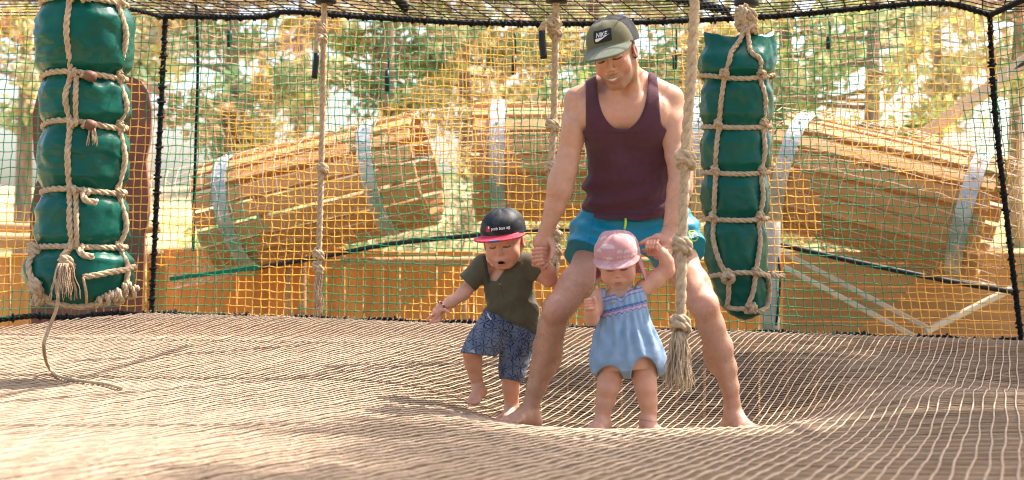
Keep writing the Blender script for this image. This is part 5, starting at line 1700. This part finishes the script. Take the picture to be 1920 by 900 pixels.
# open hand
B.cone(Bn(827, 577, -.13), Bn(819, 587, -.135), .018, .0215, .012, 'u', ((.3, 1, 0), .7))
for (a, b, c) in (((820, 591), (812, 600), (804, 607)), ((825, 593), (819, 602), (813, 605)), ((828, 594), (824, 601), (820, 603)), ((815, 587), (808, 592), (801, 600))):
    B.chain([Bn(*a, -.135), Bn(*b, -.15), Bn(*c, -.155)], [.0068, .0062, .0052], .003)
B.chain([Bn(826, 582, -.145), Bn(834, 581, -.16), Bn(841, 586, -.165)], [.008, .007, .006], .004)
# fist closed on the man's fingers (in front of them)
fx0 = -.31
B.cone(Bn(1018, 490, -.20), Bn(1012, 478, -.255), .021, .026, .014)
B.ell(Bn(1012, 478, -.27), (.030, .024, .030), None, .012)
for k in range(4):
    y = 467 + k * 7.2
    B.chain([Bn(1024, y, -.275), Bn(1016, y - 1, -.302), Bn(1005, y, -.302), Bn(999, y + 1, -.285)], [.0072, .0075, .0072, .0062], .003)
B.chain([Bn(1003, 490, -.27), Bn(1010, 495, -.295), Bn(1019, 493, -.30)], [.009, .0085, .007], .004)
# legs
lg = [(937, 612, .0, .055), (908, 637, -.095, .042), (885, 659, -.145, .039), (887, 680, -.12, .036), (891, 702, -.09, .029), (896, 722, -.07, .0245)]
B.chain([Bn(a, b, c) for a, b, c, d in lg], [d for a, b, c, d in lg], .025)
lg = [(975, 618, .0, .062), (965, 660, -.03, .054), (958, 700, -.04, .041), (958, 728, -.02, .036), (959, 750, .0, .030), (960, 770, .0, .0265)]
B.chain([Bn(a, b, c) for a, b, c, d in lg], [d for a, b, c, d in lg], .025)
# lifted foot, toes hanging
B.cone(Bn(896, 722, -.07), Bn(903, 733, -.055), .023, .021, .015)
B.cone(Bn(897, 728, -.08), Bn(889, 747, -.135), .023, .020, .015); B.cone(Bn(903, 734, -.06), Bn(890, 748, -.13), .020, .018, .015)
for k, (x, y) in enumerate(((879, 755), (885, 756), (890, 756), (895, 755), (899, 752))):
    B.cone(Bn(884 + k * 3.4, 747, -.14), Bn(x, y, -.155), .0085, .0085 if k == 0 else .0068, .004)
a = Bn(960, 770, .0); t = np.array([(942 - 960) / F * (YB - .10), YB - .10, 0]); t[2] = floor_z(t[0], t[1]) + .012
add_foot(B, a, t, .026, .145, a[2] - floor_z(a[0], a[1]) - .005, side=1)
def boy_col(V):
    C = np.tile(np.array(SKB), (len(V), 1))
    px, py = to_px(V[:, 0], V[:, 1], V[:, 2])
    red = (.64, .24, .16)
    for (x, y, r) in ((1012, 480, 24), (812, 598, 18), (885, 668, 22), (890, 752, 16), (950, 795, 18), (1032, 524, 14)):
        C = mix(C, .55 * np.exp(-((px - x) ** 2 + (py - y) ** 2) / r ** 2), red)
    return head_colour(C, V, hB, SKB, .75, (.22, .12, .06), 'open', flush=(.66, .22, .15), lips=(.52, .15, .13))
lo_, hi_ = hB.box()
hl = (Bn(1012, 482, -.26) - .075, Bn(1012, 482, -.26) + .075); hr = (Bn(820, 592, -.14) - .065, Bn(820, 592, -.14) + .065)
ff = (Bn(892, 742, -.1) - .065, Bn(892, 742, -.1) + .065); f2 = (Bn(950, 790, -.06) - (.07, .1, .05), Bn(950, 790, -.06) + (.07, .1, .05))
body_mesh('body', B, .004, [(lo_, hi_, .0024), (*hl, .002), (*hr, .002), (*ff, .0024), (*f2, .0024)], M['skin'], boy, boy_col)
# shirt
SHT = np.array((.105, .094, .055))
s = Body(); w5 = wrinkle(15, .012, 40, 6)
def bf(t, a, X, Y, Z):
    px, py = to_px(X, Y, Z)
    return w5(X, Y, Z) + .004 * np.sin((px * .55 + py) * .14) * np.clip((py - 520) / 50, 0, 1)
s.loft(Bn(966, 622, .01), Bn(948, 490, -.06), [(0, .0, 0, .113, .100), (.2, 0, 0, .108, .098), (.5, 0, 0, .103, .092), (.75, 0, 0, .100, .085), (.9, 0, 0, .085, .066), (1, 0, 0, .060, .052)], k=.02, fold=bf)
s.cone(Bn(908, 499, -.05), Bn(876, 531, -.08), .043, .046, .02); s.cone(Bn(930, 490, -.055), Bn(906, 500, -.05), .040, .042, .03)
s.cone(Bn(968, 488, -.055), Bn(994, 495, -.05), .040, .042, .03); s.cone(Bn(993, 496, -.05), Bn(1012, 513, -.09), .043, .045, .02)
def hem(X, Y, Z):
    px, py = to_px(X, Y, Z)
    d = np.maximum(py - (588 + (px - 918) * .42), -900) * SB * .9
    # sleeve ends cut square to the arm
    dl = ((px - 876) * (-.70) + (py - 531) * .71) * SB
    dr = ((px - 1012) * .80 + (py - 513) * .6) * SB
    return np.maximum(d, np.maximum(np.where(px < 912, dl, -1), np.where(px > 1000, np.where(py < 545, dr, -1), -1)))
s.func(lambda X, Y, Z: -hem(X, Y, Z), Bn(840, 650, -.3), Bn(1060, 460, .3), .004, 's')
def vneck(X, Y, Z):
    px, py = to_px(X, Y, Z)
    l = 911 + np.clip(py - 480, 0, 100) * .16; r = 969 - np.clip(py - 474, 0, 100) * .72
    front = (Y - (YB + .02)) / SB
    d = np.maximum(np.maximum(l - px, px - r), np.maximum(py - 527, front))
    ring_ = np.sqrt((px - 946) ** 2 + ((py - 480) * 1.3) ** 2) - 26
    return np.minimum(d, ring_) * SB
s.func(vneck, Bn(890, 540, -.3), Bn(1000, 440, .3), .005, 's')
def sh2(V):
    px, py = to_px(V[:, 0], V[:, 1], V[:, 2])
    C = np.tile(SHT, (len(V), 1))
    l = 911 + np.clip(py - 480, 0, 100) * .16
    C = mix(C, .7 * (np.abs(px - l + 3) < 3.5) * (py > 480) * (py < 530) * (V[:, 1] < YB - .03), (.035, .045, .045))
    C = mix(C, .5 * (np.abs(py - (588 + (px - 918) * .42) + 5) < .9), SHT * .45)
    # placket edge and buttons
    C = mix(C, .55 * (np.abs(px - (934 + (py - 516) * .25)) < .9) * (py > 512) * (py < 560) * (V[:, 1] < YB), SHT * .4)
    for (x, y) in ((935, 519), (938, 533)): C = mix(C, 1.0 * (((px - x) ** 2 + (py - y) ** 2) < 3.5) * (V[:, 1] < YB), (.25, .22, .16))
    return C
body_mesh('shirt', s, .0034, [], M['cloth'], boy, sh2)
# shorts printed with palm crowns
p_ = Body(); w6 = wrinkle(25, .011, 45, 6)
def pf(t, a, X, Y, Z): return w6(X, Y, Z)
p_.loft(Bn(960, 632, .01), Bn(964, 588, .01), [(0, 0, 0, .105, .095), (.6, 0, 0, .108, .096), (1, 0, 0, .10, .09)], k=.03, fold=pf)
p_.loft(Bn(937, 604, .0), Bn(880, 680, -.19), [(0, 0, 0, .080, .086), (.5, 0, 0, .070, .074), (.8, 0, 0, .058, .062), (1, 0, 0, .050, .054)], k=.03, fold=pf)
p_.loft(Bn(975, 612, .0), Bn(957, 714, -.04), [(0, 0, 0, .076, .080), (.5, 0, 0, .066, .070), (.85, 0, 0, .058, .062), (1, 0, 0, .046, .052)], k=.025, fold=pf)
def legcut(X, Y, Z):
    px, py = to_px(X, Y, Z)
    d = np.maximum((661 + (px - 862) * .12 - py), px - 927) * SB
    return d
p_.func(legcut, Bn(830, 720, -.4), Bn(930, 640, .2), .004, 's')
PB = np.array((.15, .17, .215)); PD = np.array((.012, .022, .055))
def palm_col(V):
    px, py = to_px(V[:, 0], V[:, 1], V[:, 2])
    rr = np.random.default_rng(8)
    C = np.tile(PB, (len(V), 1)) * (1 + .22 * np.sin(px * .08 + 2) * np.sin(py * .07))[:, None]
    cs = []
    for gx in np.arange(855, 1010, 17):
        for gy in np.arange(585, 720, 17): cs.append((gx + rr.uniform(-4, 4), gy + rr.uniform(-4, 4), rr.uniform(9, 12), rr.random() * 6, rr.integers(6, 9)))
    m = np.zeros(len(V))
    for (x, y, r, ph, nf) in cs:
        dx, dy = px - x, (py - y)
        rho = np.sqrt(dx * dx + dy * dy); th = np.arctan2(dy, dx)
        fr = np.abs(np.sin(th * nf / 2 + ph + rho * .06))
        m = np.maximum(m, (rho < r) * (fr < .55 * (1.15 - rho / r) + .10))
        m = np.maximum(m, (np.abs(dx - .12 * dy) < .8) * (dy > 0) * (dy < r * 1.25) * .8)
    return mix(C, m * .95, PD)
body_mesh('shorts', p_, .0026, [], M['cloth'], boy, palm_col)
mb = MB(); V, Q, T = tube_geo(resample([Bn(914, 588, -.10), Bn(917, 594, -.105), Bn(922, 601, -.105)], .006), .0032, 5); mb.add(V, Q, T); mb.build('drawstring', M['white_print'], boy)
# bead bracelet
mb = MB()
for k in range(20):
    an = k / 20 * 2 * math.pi
    ax_ = (Bn(827, 577, -.13) - Bn(846, 566, -.11)); ax_ /= np.linalg.norm(ax_)
    e1 = np.cross(ax_, [0, 1, 0]); e1 /= np.linalg.norm(e1); e2 = np.cross(ax_, e1)
    c = Bn(829, 575.5, -.128) + .0225 * (e1 * math.cos(an) + e2 * math.sin(an))
    a_ = np.linspace(-1, 1, 5)
    V, Q, T = tube_geo(c + np.outer(a_, ax_) * .0042, .0042 * np.sqrt(np.clip(1 - a_ ** 2, .12, 1)), 6)
    mb.add(V, Q, T, (.42, .03, .04) if k % 3 else (.75, .70, .62))
mb.build('bead_bracelet', M['net_col'], boy, col=True)
M['capcloth'] = mat_plain('satin_cap_cloth', (1, 1, 1), .55, .06, 40, .15, 500, .3, attr=True)
# cap with flat red bill
def cap2(L):
    C = np.tile(np.array((.011, .013, .016)), (len(L), 1))
    n = np.sin(L[:, 0] * 13 + 2 * np.sin(L[:, 2] * 9)) * np.sin(L[:, 2] * 15 + L[:, 0] * 5)
    C = mix(C, .55 * (n > .35) * (L[:, 1] > 0), (.05, .055, .06))
    C = mix(C, .8 * (n < -.62) * (L[:, 1] > 0), (.004, .004, .005))
    bl = (L[:, 2] < .668) & (L[:, 1] > .22)
    C = mix(C, bl * 1.0, (.58, .045, .075))
    C = mix(C, bl * (L[:, 2] < .607) * (L[:, 1] > .3) * 1.0, (.42, .03, .05))
    e = ((L[:, 0] / .12) ** 2 + ((L[:, 1] - .72) / .08) ** 2) < 1
    C = mix(C, bl * e * 1.0, (.06, .10, .22))
    C = mix(C, 1.0 * ((L[:, 0] ** 2 + (L[:, 1] + .08) ** 2 < .004) & (L[:, 2] > 1.1)), (.5, .03, .04))
    return C
capB = cap(hB, 'cap', boy, M['capcloth'], None, .62, (.415, .48, .45), (.60, .06), (.49, .22, .48, .645, .03, .10, .019), cap2, .0026)
fw = hB.R[:, 1]; fx, fz = hB.R[:, 0], hB.R[:, 2]
pr = projector(capB, fw, .0018); pr2 = projector(capB, fw, .0028)
oc = Vector(hB.w(.02, .5, .80))
text_mesh('lettering', 'pmb bau ag', .0165, oc + Vector(fx) * .010, fx, fz, M['white_print'], boy, pr, bold=.012, squash=.98)
q0 = oc - Vector(fx) * .040
shape_mesh('red_logo', [(-.007, -.011), (.007, -.011), (.007, .011), (-.007, .011)], q0, fx, fz, M['red_print'], boy, pr, 1)
shape_mesh('white_logo', [(.0005, .001), (.006, .001), (.006, .010), (.0005, .010)], q0, fx, fz, M['white_print'], boy, pr2, 1)

# ================================================================ the baby
YK = 5.34
SK = YK / F
def Kn(px, py, dy=0.0): return np.array(P(px, py, YK + dy))
baby = empty('person', Kn(1175, 812, 0))
tag(baby, 'baby in pink sun hat and pale blue denim romper standing with one arm raised', 'person')
SKK = (.67, .345, .22)
B = Body()
hK = Head(Kn(1158, 487, -.03), axes(-8, 20, 5), .192)
B.loft(Kn(1176, 690, .0), Kn(1164, 543, -.01), [(0, 0, 0, .10, .085), (.4, 0, 0, .10, .09), (.75, 0, 0, .085, .075), (.93, 0, 0, .075, .055), (1, 0, 0, .05, .04)], k=.03)
B.cone(Kn(1165, 552, -.01), Kn(1161, 525, -.015), .040, .040, .02)
add_head(B, hK, 1.0, 'shut')
pts = [(1124, 556, -.02, .034), (1115, 578, -.05, .034), (1109, 596, -.09, .030), (1108, 583, -.115, .026), (1108, 572, -.125, .021)]
B.chain([Kn(a, b, c) for a, b, c, d in pts], [d for a, b, c, d in pts], .016)
pts = [(1206, 540, -.01, .034), (1228, 524, .0, .035), (1250, 506, .0, .032), (1250, 490, -.01, .027), (1243, 477, -.02, .022), (1233, 466, -.02, .022)]
B.chain([Kn(a, b, c) for a, b, c, d in pts], [d for a, b, c, d in pts], .016)
# fists
B.ell(Kn(1107, 570, -.135), (.023, .020, .024), None, .012)
for k in range(4):
    y = 562 + k * 5.6
    B.chain([Kn(1112, y - 1, -.150), Kn(1104, y, -.160), Kn(1098, y + 1, -.150), Kn(1098, y + 1.5, -.138)], [.0060, .0060, .0056, .005], .0025)
B.chain([Kn(1113, 574, -.14), Kn(1116, 565, -.155), Kn(1114, 558, -.16)], [.0075, .0068, .006], .003)
B.ell(Kn(1224, 460, -.025), (.025, .020, .021), None, .012)
for k in range(4):
    x = 1213 + k * 6.2
    B.chain([Kn(x + 2, 452 - k * .5, -.03), Kn(x, 457, -.052), Kn(x - 1, 464 + k * .3, -.052), Kn(x, 469, -.04)], [.0062, .0062, .0058, .005], .0025)
# legs
pts = [(1146, 682, .0, .056), (1144, 704, -.01, .0485), (1140, 728, -.02, .043), (1135, 752, -.01, .037), (1131, 772, .0, .031), (1130, 789, .0, .0255), (1130, 795, .0, .0255)]
B.chain([Kn(a, b, c) for a, b, c, d in pts], [d for a, b, c, d in pts], .012)
pts = [(1208, 676, .0, .056), (1208, 702, -.01, .0485), (1211, 728, -.02, .043), (1215, 752, -.01, .037), (1217, 770, .0, .0315), (1215, 785, .0, .0265), (1215, 791, .0, .0265)]
B.chain([Kn(a, b, c) for a, b, c, d in pts], [d for a, b, c, d in pts], .012)
for (ax_, ay_, tx, sd) in ((1130, 793, 1112, 1), (1215, 790, 1229, -1)):
    a = Kn(ax_, ay_, .0); t = np.array([(tx - 960) / F * (YK - .085), YK - .085, 0]); t[2] = floor_z(t[0], t[1]) + .013
    add_foot(B, a, t, .0255, .115, a[2] - floor_z(a[0], a[1]) - .005, side=sd)
def baby_col(V):
    C = np.tile(np.array(SKK), (len(V), 1))
    px, py = to_px(V[:, 0], V[:, 1], V[:, 2])
    red = (.66, .26, .18)
    for (x, y, r) in ((1140, 722, 18), (1211, 722, 18), (1105, 572, 16), (1222, 462, 18), (1112, 805, 16), (1230, 805, 16), (1252, 505, 12)):
        C = mix(C, .5 * np.exp(-((px - x) ** 2 + (py - y) ** 2) / r ** 2), red)
    C = mix(C, .6 * (np.abs(py - (789 + .15 * (px - 1215))) < 1.2) * (np.abs(px - 1215) < 20), (.35, .15, .10))
    return head_colour(C, V, hK, SKK, 1, (.30, .17, .10), 'shut', flush=(.66, .25, .18), lips=(.50, .17, .15))
lo_, hi_ = hK.box()
hl = (Kn(1106, 572, -.14) - .05, Kn(1106, 572, -.14) + .05); hr = (Kn(1224, 462, -.03) - .055, Kn(1224, 462, -.03) + .055)
f1 = (Kn(1122, 800, -.04) - (.07, .09, .035), Kn(1122, 800, -.04) + (.07, .09, .035)); f2 = (Kn(1222, 800, -.04) - (.07, .09, .035), Kn(1222, 800, -.04) + (.07, .09, .035))
body_mesh('body', B, .0036, [(lo_, hi_, .0022), (*hl, .002), (*hr, .002), (*f1, .0024), (*f2, .0024)], M['skin'], baby, baby_col)
# romper
DEN = np.array((.26, .37, .50))
r_ = Body(); w7 = wrinkle(33, .005, 60, 5)
def rf(t, a, X, Y, Z):
    px, py = to_px(X, Y, Z)
    low = np.clip((py - 590) / 40, 0, 1)
    band = np.exp(-((py - (592 - (px - 1130) * .25)) / 7) ** 2)
    return low * (.0085 * np.sin(a * 15 + 1.2 * np.sin(a * 4)) * np.clip((690 - py) / 60, .25, 1) + w7(X, Y, Z)) + (1 - low) * (1 - band) * .0025 * np.sin(a * 24)
r_.loft(Kn(1176, 688, .0), Kn(1165, 538, -.01), [(0, 0, 0, .122, .112), (.12, 0, 0, .134, .122), (.35, 0, 0, .118, .115), (.6, 0, 0, .096, .096), (.72, 0, 0, .092, .088), (.88, 0, 0, .088, .076), (.95, 0, 0, .083, .066), (1, 0, 0, .075, .055)], k=.015, fold=rf)
r_.ell(Kn(1172, 690, -.005), (.080, .085, .042), None, .04)
r_.cone(Kn(1140, 672, -.005), Kn(1136, 686, -.005), .062, .058, .03); r_.cone(Kn(1212, 664, -.005), Kn(1222, 680, -.005), .066, .060, .03)
def topcut(X, Y, Z):
    px, py = to_px(X, Y, Z)
    # scalloped neckline slanting up to one side, straps kept
    edge = 558 - (px - 1128) * .27 + 9 * np.exp(-((px - 1165) / 7) ** 2) + 1.6 * np.sin(px * .55)
    strap = np.minimum(np.abs(px - (1130 - (py - 555) * .05)) - 5.5, np.abs(px - (1198 + (py - 540) * .18)) - 5.5)
    d = np.maximum(edge - py, -1e3)
    d = np.maximum(py - edge, -strap * 1.0 + 0 * py) if False else np.maximum(py - edge, -strap)
    return d * SK
r_.func(topcut, Kn(1090, 575, -.3), Kn(1240, 500, .3), .003, 's')
def legholes(X, Y, Z):
    px, py = to_px(X, Y, Z)
    a = np.sqrt(((px - 1143) / 26) ** 2 + ((py - 716) / 30) ** 2) - 1
    b = np.sqrt(((px - 1209) / 26) ** 2 + ((py - 712) / 42) ** 2) - 1
    return np.minimum(a, b) * 24 * SK
r_.func(legholes, Kn(1100, 760, -.3), Kn(1250, 650, .3), .006, 's')
def romper_col(V):
    px, py = to_px(V[:, 0], V[:, 1], V[:, 2])
    rr = np.random.default_rng(3)
    C = np.tile(DEN, (len(V), 1)) * (1 + .10 * np.sin(px * 1.9 + 3 * np.sin(py * .3)) * np.sin(py * 1.3) + .10 * np.sin(px * .21 + 1) * np.sin(py * .12))[:, None]
    front = V[:, 1] < YK + .03
    c = py - (593 - (px - 1130) * .25)
    NV = (.06, .13, .33); PK = (.60, .36, .42)
    C = mix(C, .75 * (np.abs(c + 1.5) < 5.2) * front, PK)
    C = mix(C, .9 * (np.abs(c + 8) < 2.2) * front, NV)
    C = mix(C, .85 * (np.abs(c + 4.2) < .9) * front, NV)
    C = mix(C, .9 * (np.abs(c - 2.2 - 2.4 * (np.abs(((px / 5.5) % 2) - 1) * 2 - 1)) < 1.1) * front, NV)
    e = py - (558 - (px - 1128) * .27 + 9 * np.exp(-((px - 1165) / 7) ** 2))
    C = mix(C, .65 * (np.abs(e - 5) < 2.0) * front * (py > 525), PK)
    C = mix(C, .8 * ((np.abs(e - 1.5) < 1.2) | (np.abs(e - 8.5) < .9)) * front * (py > 525), NV)
    return C
body_mesh('romper', r_, .0028, [], M['cloth'], baby, romper_col)
M['button'] = mat_plain('tan_button', (.40, .33, .24), .5, .1)
prR = projector([c for c in baby.children if c.name.startswith('romper')][0], (0, -1, 0), .0)
bp = prR(Vector(Kn(1157, 571, -.3)))
mb = MB(); V, Q, T = tube_geo(np.array([list(bp), list(bp + Vector((0, -.002, 0))), list(bp + Vector((0, -.004, 0)))]), [.0075, .0075, .006], 14); mb.add(V, Q, T); mb.build('button', M['button'], baby)
mb = MB()
for sgn in (-1, 1):
    q = [Kn(1162 + sgn * 18, 536 - sgn * 2, -.06), Kn(1162 + sgn * 10, 550, -.082), Kn(1162 + sgn * 2, 557, -.086)]
    V, Q, T = tube_geo(resample(q, .006), .0013, 4); mb.add(V, Q, T)
mb.build('necklace', M['rope'], baby)
# sun hat with print and neck flap
PINK = np.array((.60, .29, .28))
def hat_col(L):
    C = np.tile(PINK, (len(L), 1))
    rr = np.random.default_rng(6)
    m = np.zeros(len(L))
    for k in range(70):
        a = rr.uniform(-math.pi, math.pi); z = rr.uniform(.62, 1.12)
        r = .42 * math.sqrt(max(.05, 1 - ((z - .66) / .5) ** 2))
        c = np.array((math.sin(a) * r, math.cos(a) * r * 1.15 - .08, z))
        d = L - c
        s_ = d @ np.array((math.cos(a), -math.sin(a), 0))
        rho = np.sqrt(s_ ** 2 + (d[:, 2] + .02) ** 2)
        near = np.linalg.norm(d, axis=1) < .12
        arch = ((np.abs(rho - .05) < .012) | (np.abs(rho - .025) < .009)) & (d[:, 2] > -.025) & near
        fill = (rho < .06) & (d[:, 2] > -.025) & near
        m = np.maximum(m, .75 * arch + .3 * fill)
    for k in range(26):
        c = np.array((rr.uniform(-.38, .38), rr.uniform(.35, .62), .6))
        d = np.sqrt((L[:, 0] - c[0]) ** 2 + (L[:, 1] - c[1]) ** 2)
        m = np.maximum(m, .6 * (np.abs(d - .03) < .011) * (L[:, 2] < .72) * (L[:, 1] > .3))
    C = mix(C, m * .62, (.74, .62, .56))
    C = mix(C, .6 * (np.abs(L[:, 2] - .655 - .0 * L[:, 1]) < .008) * (L[:, 1] > .2), PINK * .6)
    return C
def flap(C, Lf):
    H = hK.H
    def fl_(X, Y, Z):
        x, f, z = Lf(X, Y, Z)
        r = np.sqrt((x / 1.02) ** 2 + (f + .08) ** 2)
        rad = .425 + .16 * np.clip(.62 - z, 0, 1) ** 1.3 + .012 * np.sin(9 * np.arctan2(x, f))
        d = np.abs(r - rad) - .012
        d = np.maximum(d, np.maximum(z - .70, -.02 - z + .10 * np.abs(x)))
        return np.maximum(d, f - .10 - .1 * (z - .4)) * H
    bx = hK.box(.1)
    C.func(fl_, bx[0], bx[1], .006)
cap(hK, 'sun_hat', baby, M['cloth'], None, .60, (.435, .495, .44), (.575, .10), (.455, .20, .42, .675, .34, .30, .016), hat_col, .0026, 1.0, flap)
